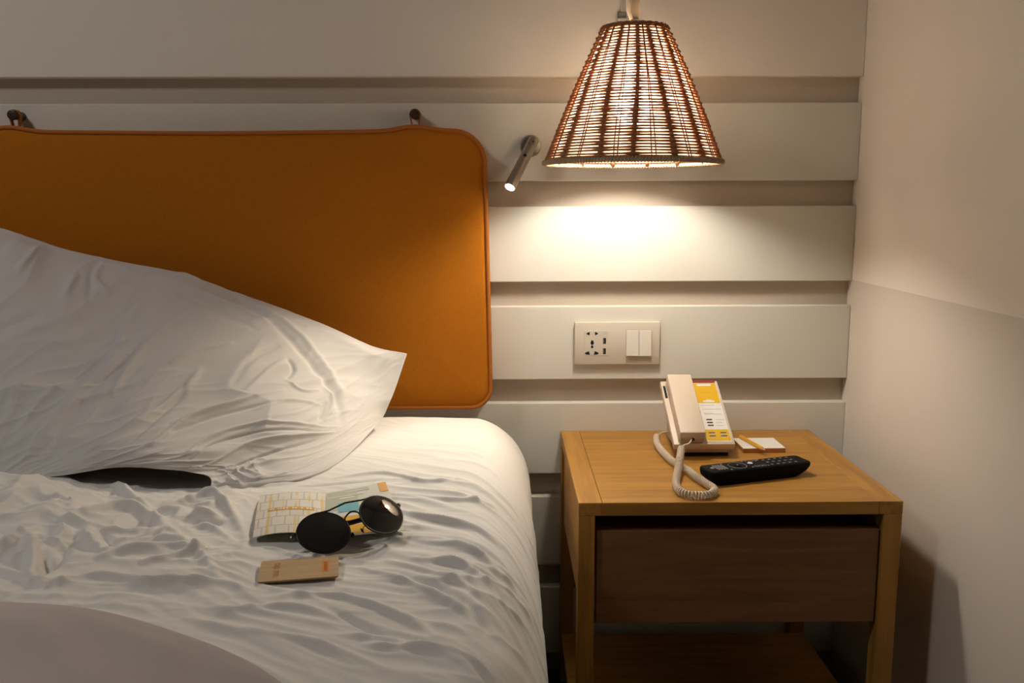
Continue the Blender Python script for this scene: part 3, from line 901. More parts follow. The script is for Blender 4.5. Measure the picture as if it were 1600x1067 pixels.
obj('bulb_holder', lathe([(0.006, HS + 0.016), (0.013, HS + 0.008), (0.0165, HS - 0.006), (0.0175, HS - 0.052), (0.015, HS - 0.056)], 28), M_ivory, lamp, smooth=40)
M_bulb = bpy.data.materials.new('glowing_bulb')
M_bulb.use_nodes = True
_nt = M_bulb.node_tree
_nt.nodes.remove(_nt.nodes['Principled BSDF'])
_e = N(M_bulb, 'ShaderNodeEmission')
_e.inputs[0].default_value = (*BULB, 1)
_e.inputs[1].default_value = BULB_STRENGTH
L(M_bulb, _e.outputs[0], _nt.nodes['Material Output'].inputs[0])
bz = HS - 0.130
prof = []
for k in range(12):
    a = -math.pi / 2 + (math.pi / 2 + 0.75) * k / 11
    prof.append((max(0.001, 0.0300 * math.cos(a)), bz + 0.0300 * math.sin(a)))
prof += [(0.0165, HS - 0.088), (0.0135, HS - 0.072), (0.013, HS - 0.056)]
obj('bulb', lathe(prof, 24), M_bulb, lamp, smooth=True)
obj('power_cord', tube([(-0.0112 + 0.0112 * min(1, 0.0), 0.0, H - ZB), (-0.0112, 0, HS + 0.03), (-0.004, 0, HS + 0.012)], 0.0034, 10), M_ivory, lamp, smooth=True)
M_tape = mat('beige_hanging_tape', (0.50, 0.40, 0.28), 0.7)
noise_bump(M_tape, nscale=900, strength=0.2, dist=0.0003)
obj('hanging_tape', box((-0.0055, 0.004, HS + 0.004), (0.0085, 0.0055, H - ZB), 0.0005, 1), M_tape, lamp)

# cable trunking on the wall behind the lamp
ct = thing('cable_trunking', 'narrow white cable trunking on the wall behind the lamp cord', 'trunking', (-0.475, 0.0, 1.30))
M_trunk = mat('white_trunking', (0.58, 0.54, 0.47), 0.5)
noise_bump(M_trunk, nscale=900, strength=0.05, dist=0.0002)
obj('trunking_rail', box((-0.0015, -0.009, 0.069), (0.0095, 0.0, H - 1.30), 0.0012, 1), M_trunk, ct)
obj('outlet_box', box((-0.009, -0.013, 0.0), (0.009, 0.0, 0.057), 0.0012, 1), M_trunk, ct)
obj('gap_shadow', box((-0.008, -0.008, 0.057), (0.0085, 0.0, 0.069), 0.001, 1), mat('gap_shadow_grey', (0.22, 0.20, 0.17), 0.5), ct)  # shadow between rail and box, modelled as a dark grey block

# ------------------------------------------------------------------ wall reading lamp
rl = thing('reading_lamp', 'small lit brushed-metal reading spotlight on the wall beside the headboard', 'lamp', (-0.6505, 0.0, 1.1175))
o0 = Vector((-0.6505, 0.0, 1.1175))
obj('wall_rosette', lathe([(0.0208, 0.0), (0.0208, 0.016), (0.0196, 0.0185), (0.017, 0.0195)], 40, axis_matrix((0, 0, 0), (0, -1, 0))), M_steel, rl, smooth=35)
tip = Vector((-0.6935, -0.095, 1.0335)) - o0
top = Vector((0.0035, -0.029, 0.006))
ax = (tip - top).normalized()
obj('swivel_joint', lathe([(0.0068, 0.0), (0.0068, 0.030)], 20, axis_matrix((0.002, -0.014, 0.004), (0, -1, 0))), M_steel, rl, smooth=35)
TL = (tip - top).length
ex_ = top - ax * 0.008
bm = lathe([(0.0088, 0.0), (0.0102, 0.002), (0.0104, 0.004), (0.0104, TL * 0.80), (0.0106, TL * 0.802), (0.0108, TL - 0.002), (0.0104, TL + 0.004), (0.0094, TL + 0.004), (0.0090, TL + 0.0005)], 32, axis_matrix(ex_, ax), True)
obj('tube_head', bm, M_steel, rl, smooth=30)
side = ax.cross(Vector((1, 0, 0))).normalized()
side = (Vector((0.08, -0.86, 0.5)) - ax * Vector((0.08, -0.86, 0.5)).dot(ax)).normalized()
obj('switch_button', lathe([(0.0034, 0.0), (0.0034, 0.0012), (0.0026, 0.0018)], 16, axis_matrix(ex_ + ax * TL * 0.42 + side * 0.0098, side)), M_rubber, rl, smooth=40)
obj('set_screw', lathe([(0.0018, 0.0), (0.0018, 0.0008)], 12, axis_matrix(Vector((0.004, -0.0435, 0.006)), (0, -1, 0.2))), M_rubber, rl, smooth=40)
M_lens = bpy.data.materials.new('glowing_spot_lens')
M_lens.use_nodes = True
_nt = M_lens.node_tree
_nt.nodes.remove(_nt.nodes['Principled BSDF'])
_e = N(M_lens, 'ShaderNodeEmission')
_e.inputs[0].default_value = (1.0, 0.86, 0.66, 1)
_e.inputs[1].default_value = 45.0
L(M_lens, _e.outputs[0], _nt.nodes['Material Output'].inputs[0])
obj('lens', lathe([(0.0089, TL + 0.0008), (0.0086, TL + 0.0022), (0.005, TL + 0.0036), (0.001, TL + 0.0040)], 24, axis_matrix(ex_, ax)), M_lens, rl, smooth=True)
sp_loc = o0 + ex_ + ax * (TL + 0.008)
light('reading_spot', 'SPOT', sp_loc, SPOT_W, (1.0, 0.84, 0.62), sp_loc + SPOT_DIR(ax), spot_size=R(96), spot_blend=1.0, shadow_soft_size=0.008)

# ------------------------------------------------------------------ socket and switch plate
sp = thing('switch_panel', 'ivory wall plate with a universal socket, two charging ports and two rockers', 'socket', (-0.4745, 0.0, 0.7255))
obj('plate', box((-0.0863, -0.0095, -0.0433), (0.0863, 0.0, 0.0433), 0.0014, 2), M_plate, sp, smooth=40)
def zc(zx, zy):
    return (-0.0863 + (zx - 175) * 0.0001383, 0.0433 - (zy - 225) * 0.0001425)
def wallf(a, b, d):
    return (a, -d, b)
so = obj('socket_insert', box((*[zc(312, 0)[0]], -0.0101, zc(0, 705)[1]), (zc(672, 0)[0], -0.006, zc(0, 345)[1]), 0.0005, 1), M_plate, sp)
def hole(polys, name='pin_hole', m=None, d=0.01035):
    bm = bmesh.new()
    for p in polys:
        add_prism(bm, [zc(*q) for q in p], wallf, 0.0095, d)
    return obj(name, bm, m or M_hole, so)
def circ(cx, cy, r, n=14):
    return [(cx + r * math.cos(2 * math.pi * k / n), cy + r * math.sin(2 * math.pi * k / n)) for k in range(n)]
hole([[(342, 385), (355, 375), (392, 360), (392, 412), (355, 396)]])
hole([[(518, 385), (505, 375), (470, 360), (470, 412), (505, 396)]])
hole([circ(430, 520, 26), [(415, 483), (445, 483), (445, 520), (415, 520)], [(424, 540), (436, 540), (436, 570), (424, 570)], circ(430, 578, 19)])
hole([[(322, 668), (340, 655), (388, 638), (388, 660), (402, 690), (340, 686)]])
hole([[(530, 668), (512, 655), (465, 638), (465, 660), (452, 690), (512, 686)]])
for y in (450, 598):
    u = hole([[(588, y), (632, y), (632, y + 84), (588, y + 84)]], 'charging_port')
    obj('port_tongue', prism([zc(*q) for q in ((592, y + 10), (604, y + 10), (604, y + 74), (592, y + 74))], wallf, 0.010, 0.0106), M_usb, so)
hole([[(580, 374), (640, 374), (640, 378), (580, 378)], [(584, 388), (640, 388), (640, 392), (584, 392)], [(600, 424), (622, 424), (622, 428), (600, 428)]], 'port_print', M_grey, 0.0102)
obj('rocker_well', prism([zc(*q) for q in ((920, 338), (1305, 338), (1305, 712), (920, 712))], wallf, 0.006, 0.0097), M_grey, sp)
for x0, x1 in ((928, 1108), (1115, 1296)):
    a0, zt = zc(x0, 345)
    a1, zb_ = zc(x1, 706)
    bm = bmesh.new()
    A = [(a0, -0.0085, zt), (a1, -0.0085, zt), (a1, -0.0085, zb_), (a0, -0.0085, zb_)]
    B = [(a0, -0.0112, zt), (a1, -0.0112, zt), (a1, -0.0165, zb_), (a0, -0.0165, zb_)]
    va = [bm.verts.new(p) for p in A]
    vb = [bm.verts.new(p) for p in B]
    bm.faces.new(va); bm.faces.new(vb)
    for k in range(4):
        bm.faces.new((va[k], va[(k + 1) % 4], vb[(k + 1) % 4], vb[k]))
    bmesh.ops.bevel(bm, geom=list(bm.edges), offset=0.0006, segments=1, affect='EDGES')
    obj('rocker', bm, M_rocker, sp)

# ------------------------------------------------------------------ telephone
ph = thing('telephone', 'cream desk telephone with a coiled cord and yellow card on the nightstand', 'telephone', (-0.3365, -0.21, NZ), (0, 0, R(0.5)))
TA = R(30)
cT, sT = math.cos(TA), math.sin(TA)
def pl(a, b, c):
    return Vector((a, b * cT - c * sT, 0.0280 + b * sT + c * cT))
MP = Matrix(((1, 0, 0, 0), (0, cT, -sT, 0), (0, sT, cT, 0.0280), (0, 0, 0, 1)))
obj('face_plate', box((-0.0565, 0.0, -0.0135), (0.0565, 0.175, 0.0), 0.0014, 2, MP), M_phone, ph, smooth=40)
# wedge base under the plate
prof = [(0.026, 0.005), (0.019, 0.0075), (0.016, 0.012), (0.016, 0.018), (0.020, 0.0258), (0.145, 0.098), (0.152, 0.09), (0.150, 0.005)]
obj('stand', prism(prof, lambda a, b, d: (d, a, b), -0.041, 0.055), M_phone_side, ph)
obj('foot', box((-0.036, 0.022, 0.0), (0.050, 0.040, 0.006), 0.001, 1), M_rubber, ph)
obj('foot', box((-0.036, 0.125, 0.0), (0.050, 0.143, 0.006), 0.001, 1), M_rubber, ph)
# handset
hs = obj('handset', box((-0.0475, 0.004, 0.004), (-0.0005, 0.166, 0.0265), 0.0022, 3, MP), M_phone, ph, smooth=40)
obj('end_cap', box((-0.0462, 0.0015, 0.0035), (-0.0018, 0.006, 0.015), 0.001, 1, MP), M_phone_side, hs)
obj('cord_socket', lathe([(0.0042, 0.0), (0.0042, 0.0007)], 14, MP @ axis_matrix((-0.024, 0.0018, 0.011), (0, -1, 0))), M_hole, hs)
obj('cradle_slot', box((-0.0535, 0.125, -0.0005), (-0.0488, 0.160, 0.0006), 0.0002, 1, MP), M_dark, ph)
obj('cradle_ridge', box((-0.0475, 0.008, 0.0), (-0.0010, 0.165, 0.0045), 0.0004, 1, MP), M_phone_side, ph)
# speed-dial card
cd = obj('dial_card', box((0.0055, 0.006, -0.0002), (0.0515, 0.171, 0.0007), 0.0, 1, MP), M_white, ph)
def plf(a, b, d):
    return pl(a, b, d)
def flat(name, a0, b0, a1, b1, m, d=0.0009, par=None, r=0.0):
    poly = rrect(a0, b0, a1, b1, r, 3) if r else [(a0, b0), (a1, b0), (a1, b1), (a0, b1)]
    return obj(name, prism(poly, plf, 0.0006, d), m, par or cd)
flat('yellow_panel', 0.0065, 0.110, 0.0505, 0.1665, M_yellow)
flat('yellow_panel', 0.0065, 0.0085, 0.0505, 0.0375, M_yellow)
flat('red_strip', 0.0040, 0.1685, 0.0505, 0.1745, M_red, 0.0022)
flat('title_strip', 0.014, 0.159, 0.041, 0.1640, M_white, 0.0011)
flat('title_strip', 0.0175, 0.1125, 0.0395, 0.1170, M_white, 0.0011)
flat('title_strip', 0.024, 0.1175, 0.034, 0.1195, M_white, 0.0011)
bm = bmesh.new()
for k, w in enumerate((2, 3, 1.5, 2.6, 2)):
    x = 0.0185 + 0.0042 * k
    add_prism(bm, [(x, 0.1385), (x + 0.0012 * w, 0.1385), (x + 0.0012 * w, 0.1415), (x, 0.1415)], plf, 0.0006, 0.0010)
obj('small_print', bm, M_ochreprint, cd)
bm = bmesh.new()
for b, a0, a1 in ((0.103, 0.011, 0.036), (0.092, 0.0125, 0.044), (0.081, 0.0135, 0.030), (0.0785, 0.0135, 0.047), (0.063, 0.031, 0.047), (0.055, 0.031, 0.041), (0.0475, 0.031, 0.044)):
    a = a0
    while a < a1:
        w = rng.uniform(0.0015, 0.004)
        add_prism(bm, [(a, b), (a + w, b), (a + w, b + 0.0011), (a, b + 0.0011)], plf, 0.0006, 0.0010)
        a += w + 0.0008
obj('small_print', bm, M_grey, cd)
for b in (0.0625, 0.0545, 0.047):
    flat('dial_key', 0.0145, b, 0.0255, b + 0.0028, M_ink, 0.0016, None, 0.0008)
for a in (0.0125, 0.034):
    for b in (0.0270, 0.0190):
        k = flat('dial_key', a, b, a + 0.0115, b + 0.0026, M_ink, 0.0016, None, 0.0008)
        flat('key_white_line', a + 0.0005, b - 0.0016, a + 0.011, b - 0.0004, M_white, 0.0011)  # white printed line just below the key
# coiled cord
path = spline(CORD, 900)
seg = np.linalg.norm(np.diff(path, axis=0), axis=1)
arc = np.concatenate([[0], np.cumsum(seg)])
Lc = arc[-1]
def cord_mesh():
    c0, c1 = 0.043, Lc - 0.030
    turns = (c1 - c0) / 0.0050
    npt = int(turns * 11)
    s = np.linspace(c0, c1, npt)
    P = np.stack([np.interp(s, arc, path[:, i]) for i in range(3)], 1)
    T = np.gradient(P, axis=0)
    T /= np.linalg.norm(T, axis=1)[:, None]
    nrm = np.zeros_like(P)
    v = np.array([0, 0, 1.0])
    for i in range(npt):
        v = v - T[i] * v.dot(T[i])
        v /= np.linalg.norm(v)
        nrm[i] = v
    bi = np.cross(T, nrm)
    ph_ = np.linspace(0, 2 * np.pi * turns, npt)
    rr = 0.0054 * np.minimum(1, np.minimum((s - c0) / 0.006, (c1 - s) / 0.006) + 0.25)
    H_ = P + (nrm * np.cos(ph_)[:, None] + bi * np.sin(ph_)[:, None]) * rr[:, None]
    bm = bmesh.new()
    pre = [np.array([np.interp(q, arc, path[:, i]) for i in range(3)]) for q in np.linspace(0, c0, 8)[:-1]]
    post = [np.array([np.interp(q, arc, path[:, i]) for i in range(3)]) for q in np.linspace(c1, Lc, 8)[1:]]
    add_tube(bm, [Vector(p) for p in pre + list(H_) + post], 0.0016, 6)
    bmesh.ops.transform(bm, matrix=(Matrix.Translation(ph.location) @ Matrix.Rotation(R(0.5), 4, 'Z')).inverted(), verts=bm.verts)
    return bm
obj('coiled_cord', cord_mesh(), M_cord, ph, smooth=True)

# ------------------------------------------------------------------ remote control
rc = thing('remote_control', 'black television remote control lying in front of the telephone', 'remote control', (-0.2745, -0.3235, NZ), (0, 0, R(18.3)))
def remote_body():
    bm = bmesh.new()
    Lx, Wy = 0.0985, 0.0235
    layers = [(0.0, -0.082, 0.070, 0.0185, 0.006), (0.0035, -0.088, 0.078, 0.0215, 0.007), (0.012, -0.0965, 0.092, Wy, 0.008), (0.0185, -Lx, Lx, Wy, 0.009), (0.0232, -Lx, Lx, Wy, 0.009), (0.0248, -Lx + 0.0012, Lx - 0.0012, Wy - 0.0012, 0.008), (0.0254, -Lx + 0.003, Lx - 0.003, Wy - 0.003, 0.007)]
    rings = []
    for z, x0, x1, w, r in layers:
        rings.append([bm.verts.new((x, y, z)) for x, y in rrect(x0, -w, x1, w, r, 5)])
    n = len(rings[0])
    bm.faces.new(list(reversed(rings[0]))); bm.faces.new(rings[-1])
    for A, B in zip(rings[:-1], rings[1:]):
        for k in range(n):
            bm.faces.new((A[k], A[(k + 1) % n], B[(k + 1) % n], B[k]))
    return bm
obj('body', remote_body(), M_black, rc, smooth=35)
zt = 0.0254
topf = lambda a, b, d: (a, b, d)
def rc_ring(cx, cy, rx, ry, r):
    return [(cx + rx * math.cos(2 * math.pi * k / 40), cy + ry * math.sin(2 * math.pi * k / 40), zt + 0.0002) for k in range(40)]
obj('navigation_ring', tube(rc_ring(-0.036, 0.0, 0.0150, 0.0165, 0), 0.0005, 6, True), M_key, rc, smooth=True)
obj('centre_button', lathe([(0.0062, zt - 0.0004), (0.0062, zt + 0.0008), (0.005, zt + 0.0012)], 24, Matrix.Translation((-0.036, 0, 0))), M_black, rc, smooth=40)
obj('button_mark', lathe([(0.0015, zt + 0.0010), (0.0012, zt + 0.0014)], 12, Matrix.Translation((-0.036, 0, 0))), M_keyw, rc)
obj('white_button', lathe([(0.0046, zt - 0.0004), (0.0046, zt + 0.0008), (0.0036, zt + 0.0013)], 24, Matrix.Translation((-0.0085, 0.004, 0))), M_keyw, rc, smooth=40)
obj('power_button', lathe([(0.0034, zt - 0.0004), (0.0034, zt + 0.0006), (0.0028, zt + 0.001)], 20, Matrix.Translation((-0.0845, 0.0, 0))), M_key, rc, smooth=40)
for k in range(4):
    obj('key', box((-0.0785 + 0.0052 * k, -0.0125, zt - 0.0003), (-0.0775 + 0.0052 * k + 0.0012, 0.0125, zt + 0.0006), 0.0002, 1), M_key, rc)
for x in (-0.0575,):
    for y in (-0.017, 0.0165):
        obj('key', box((x - 0.0012, y - 0.002, zt - 0.0003), (x + 0.0012, y + 0.002, zt + 0.0006), 0.0002, 1), M_key, rc)
for x in (-0.0165, 0.0145):
    for y in (-0.0165, 0.0165):
        obj('key', box((x - 0.001, y - 0.0016, zt - 0.0003), (x + 0.001, y + 0.0016, zt + 0.0006), 0.0002, 1), M_key, rc)
for y in (-0.0145, 0.0145):
    for k in range(3):
        x = -0.0075 + 0.0075 * k
        obj('key', tube([(p[0], p[1], zt + 0.0002) for p in rrect(x - 0.0030, y - 0.0028, x + 0.0030, y + 0.0028, 0.0012, 3)], 0.00032, 5, True), M_key, rc)
for i in range(5):
    for j in range(3):
        x, y = 0.024 + 0.0118 * i, (j - 1) * 0.0135
        obj('key', box((x - 0.0022, y - 0.0013, zt - 0.0003), (x + 0.0022, y + 0.0013, zt + 0.0006), 0.0003, 1), M_key, rc)

# ------------------------------------------------------------------ notepad and pencil
npd = thing('notepad', 'small block of white note paper with orange-brown sides beside the telephone', 'notepad', (-0.2155, -0.134, NZ), (0, 0, R(1.0)))
M_padside = mat('orange_brown_pad', (0.42, 0.17, 0.05), 0.6)
noise_bump(M_padside, (1, 1, 30), 200, 0.2, 0.0003)
obj('pad_block', box((-0.0400, -0.0370, 0.0), (0.0400, 0.0370, 0.0085), 0.0004, 1), M_padside, npd)
obj('top_sheet', box((-0.0400, -0.0370, 0.0085), (0.0400, 0.0370, 0.0090), 0.0, 1), M_white, npd)
p0, p1 = Vector((-0.2425, -0.100, NZ + 0.0128)), Vector((-0.2210, -0.2000, NZ + 0.0128))
pd = (p1 - p0).normalized()
pc = thing('pencil', 'short yellow pencil lying across the white notepad', 'pencil', tuple((p0 + p1) / 2))
M_pencil = mat('yellow_pencil_lacquer', (0.68, 0.34, 0.02), 0.35)
noise_bump(M_pencil, nscale=900, strength=0.03, dist=0.0001)
M_cedar = mat('pencil_wood', (0.50, 0.27, 0.11), 0.7)
noise_bump(M_cedar, nscale=900, strength=0.1, dist=0.0001)
Lp = (p1 - p0).length
MM = axis_matrix(-pd * Lp / 2, pd)
obj('barrel', lathe([(0.0030, 0.0), (0.0036, 0.0008), (0.0036, Lp * 0.86)], 6, MM), M_pencil, pc)
obj('sharpened_end', lathe([(0.0035, Lp * 0.86), (0.0010, Lp * 0.985)], 12, MM), M_cedar, pc, smooth=40)
obj('lead', lathe([(0.0010, Lp * 0.985), (0.0003, Lp * 1.02)], 8, MM), M_ink, pc, smooth=40)

# ------------------------------------------------------------------ brochure
br = thing('brochure', 'open folded brochure with white woven cover and map under the sunglasses', 'brochure', (-0.975, -0.69, BZ + 0.0012))
def lerp(a, b, t):
    return a + (b - a) * t
# left page: corners in world (far-left, far-right, near-left, near-right)
LF, LB = Vector((-1.0440, -0.6070, 0.0)), Vector((-0.9530, -0.5985, 0.0))
NF, NB = Vector((-1.0080, -0.7660, 0.0)), Vector((-0.9190, -0.7720, 0.0))
RF, RN = Vector((-0.8720, -0.5750, 0.0)), Vector((-0.8270, -0.7380, 0.0))
def page_pt(u, v, side, dz=0.0):
    """u 0 fold .. 1 outer edge, v 0 far .. 1 near"""
    if side < 0:
        f, o = lerp(LB, NB, v), lerp(LF, NF, v)
        z = 0.0065 + 0.0110 * math.sin(math.pi * min(1, 0.15 + u * 0.75)) * (0.55 + 0.45 * v)
    else:
        f, o = lerp(LB, NB, v), lerp(RF, RN, v)
        z = 0.0065 + 0.0110 * math.sin(math.pi * 0.15) * (0.55 + 0.45 * v) * (1 - u) + 0.010 * u * (1 - v) + 0.001 * u
    p = lerp(f, o, u)
    return Vector((p.x + 0.975, p.y + 0.69, z + dz))
def page_mesh(side, u0=0, u1=1, v0=0, v1=1, dz=0.0, th=0.0005, nu=16, nv=16):
    bm = bmesh.new()
    uv = bm.loops.layers.uv.new('UVMap')
    T_, B_ = {}, {}
    for i in range(nu + 1):
        for j in range(nv + 1):
            u, v = lerp(u0, u1, i / nu), lerp(v0, v1, j / nv)
            T_[i, j] = bm.verts.new(page_pt(u, v, side, dz))
            B_[i, j] = bm.verts.new(page_pt(u, v, side, dz - th))
    def q(vs_, uvs=None):
        f = bm.faces.new(vs_)
        if uvs:
            for l, c in zip(f.loops, uvs):
                l[uv].uv = c
    for i in range(nu):
        for j in range(nv):
            ij = [(i, j), (i + 1, j), (i + 1, j + 1), (i, j + 1)]
            q([T_[k] for k in ij], [(lerp(u0, u1, a / nu), lerp(v0, v1, b / nv)) for a, b in ij])
            q([B_[k] for k in reversed(ij)])
    for i in range(nu):
        for j in (0, nv):
            q([T_[i, j], T_[i + 1, j], B_[i + 1, j], B_[i, j]])
    for j in range(nv):
        for i in (0, nu):
            q([T_[i, j], T_[i, j + 1], B_[i, j + 1], B_[i, j]])
    return bm
M_weave = mat('woven_pattern_print', (0.8, 0.77, 0.7), 0.45)
_uv = N(M_weave, 'ShaderNodeTexCoord')
_bk = N(M_weave, 'ShaderNodeTexBrick')
_bk.offset = 0.33
_bk.inputs['Color1'].default_value = (0.76, 0.73, 0.66, 1)
_bk.inputs['Color2'].default_value = (0.70, 0.66, 0.58, 1)
_bk.inputs['Mortar'].default_value = (0.56, 0.50, 0.38, 1)
_bk.inputs['Scale'].default_value = 1.0
_bk.inputs['Brick Width'].default_value = 0.19
_bk.inputs['Row Height'].default_value = 0.205
_bk.inputs['Mortar Size'].default_value = 0.014
_bk.inputs['Mortar Smooth'].default_value = 0.6
L(M_weave, _uv.outputs['UV'], _bk.inputs['Vector'])
_vo = N(M_weave, 'ShaderNodeTexNoise'); _vo.inputs['Scale'].default_value = 4.2; _vo.inputs['Detail'].default_value = 0
L(M_weave, _uv.outputs['UV'], _vo.inputs['Vector'])
_sx = N(M_weave, 'ShaderNodeSeparateXYZ'); L(M_weave, _uv.outputs['UV'], _sx.inputs[0])
_mu = N(M_weave, 'ShaderNodeMath', operation='MULTIPLY'); _mu.inputs[1].default_value = 33.0
L(M_weave, _sx.outputs[0], _mu.inputs[0])
_si = N(M_weave, 'ShaderNodeMath', operation='SINE'); L(M_weave, _mu.outputs[0], _si.inputs[0])
_ml = N(M_weave, 'ShaderNodeMath', operation='MULTIPLY'); L(M_weave, _si.outputs[0], _ml.inputs[0]); L(M_weave, _vo.outputs['Fac'], _ml.inputs[1])
_rp = N(M_weave, 'ShaderNodeValToRGB')
_rp.color_ramp.elements[0].position = 0.36; _rp.color_ramp.elements[0].color = (0, 0, 0, 1)
_rp.color_ramp.elements[1].position = 0.54; _rp.color_ramp.elements[1].color = (0.8, 0.8, 0.8, 1)
L(M_weave, _ml.outputs[0], _rp.inputs['Fac'])
_mx = N(M_weave, 'ShaderNodeMix', data_type='RGBA')
_mx.inputs[7].default_value = (0.72, 0.50, 0.16, 1)
L(M_weave, _bk.outputs['Color'], _mx.inputs[6]); L(M_weave, _rp.outputs[0], _mx.inputs[0])
L(M_weave, _mx.outputs[2], bsdf(M_weave).inputs['Base Color'])
M_mapg = mat('pale_green_map_print', (0.46, 0.50, 0.40), 0.5)
M_mapl = mat('pale_grey_map_print', (0.62, 0.62, 0.55), 0.5)
M_blue = mat('blue_map_print', (0.16, 0.42, 0.50), 0.5)
M_gold = mat('golden_map_print', (0.66, 0.36, 0.01), 0.5)
M_orng = mat('orange_map_print', (0.70, 0.38, 0.12), 0.5)
for _m in (M_mapg, M_mapl, M_blue, M_gold, M_orng):
    noise_bump(_m, nscale=900, strength=0.02, dist=0.0001)
obj('cover_page', page_mesh(-1), M_weave, br, smooth=40)
obj('map_page', page_mesh(1), M_mapl, br, smooth=40)
obj('title_band', page_mesh(-1, 0.16, 0.83, 0.400, 0.470, 0.0003, 0.0002, 12, 2), M_ochreprint, br)
bm = bmesh.new()
g = random.Random(3)
u = 0.80
while u > 0.20:
    w = g.uniform(0.018, 0.034)
    if g.random() > 0.16:
        c = [page_pt(u, 0.417, -1, 0.0005), page_pt(u - w, 0.417, -1, 0.0005), page_pt(u - w, 0.452, -1, 0.0005), page_pt(u, 0.452, -1, 0.0005)]
        bm.faces.new([bm.verts.new(p) for p in c])
    u -= w + 0.014
obj('title_lettering', bm, M_white, br)
def patch(name, u0, u1, v0, v1, m, dz=0.0003):
    obj(name, page_mesh(1, u0, u1, v0, v1, dz, 0.0002, 6, 4), m, br)
patch('map_area', 0.00, 0.50, 0.10, 0.46, M_mapg)
patch('map_area', 0.02, 0.70, 0.03, 0.10, M_mapg)
patch('blue_area', 0.18, 0.48, 0.31, 0.52, M_blue, 0.0005)
patch('orange_strip', 0.86, 0.985, 0.0, 0.20, M_orng, 0.0005)
patch('golden_area', 0.12, 0.86, 0.62, 0.74, M_gold, 0.0005)
patch('golden_area', 0.05, 0.62, 0.80, 0.985, M_gold, 0.0005)
patch('map_road', 0.02, 0.60, 0.155, 0.17, M_white, 0.0006)
patch('map_road', 0.22, 0.45, 0.20, 0.225, M_white, 0.0006)
patch('map_road', 0.30, 0.60, 0.075, 0.09, M_white, 0.0006)

# ------------------------------------------------------------------ sunglasses
EX = Vector((0.066, 0.043, 0.0075)).normalized()
n0 = Vector((0.25, -0.52, 0.81))
n0 = (n0 - EX * n0.dot(EX)).normalized()
EY = n0.cross(EX).normalized()
G0 = Vector((-0.8845, -0.7725, 0.6345))
sg = thing('sunglasses', 'black aviator sunglasses with a double bridge lying on the open brochure', 'sunglasses', tuple(G0))
def gl(x, y, z=0.0):
    return EX * x + EY * y + n0 * z
M_lensd = mat('black_mirror_lens', (0.003, 0.0025, 0.003), 0.03, 0.0, 0.5)
M_lensd.node_tree.nodes['Principled BSDF'].inputs['Coat Weight'].default_value = 0.6
M_lensd.node_tree.nodes['Principled BSDF'].inputs['Coat Roughness'].default_value = 0.03
M_lensd.node_tree.nodes['Principled BSDF'].inputs['Coat IOR'].default_value = 1.5
M_frame = mat('black_metal_frame', (0.010, 0.009, 0.009), 0.3, 0.4)
def lens_out(a):
    x, y = math.cos(a), math.sin(a)
    r = 1.0 + 0.07 * math.cos(2 * (a - 0.9)) + (0.05 if y < 0 else 0) * abs(math.sin(a)) ** 2
    return 0.0300 * x * r, 0.0272 * y * r
WRAPS = {-1: R(8), 1: R(15)}
def lens_pt(s, x, y, dz=0.0):
    """point on a domed lens; s=-1 nearer lens, +1 far lens; x outward"""
    rad = 0.115
    WRAP = WRAPS[s]
    dome = -(x * x + y * y) / (2 * rad)
    cx = 0.0385
    xo, zo = x * math.cos(WRAP) , -x * math.sin(WRAP)
    z = dome * 1.0 + dz
    return gl(s * (cx + xo + z * math.sin(WRAP)), y, zo + z * math.cos(WRAP) - 0.001)
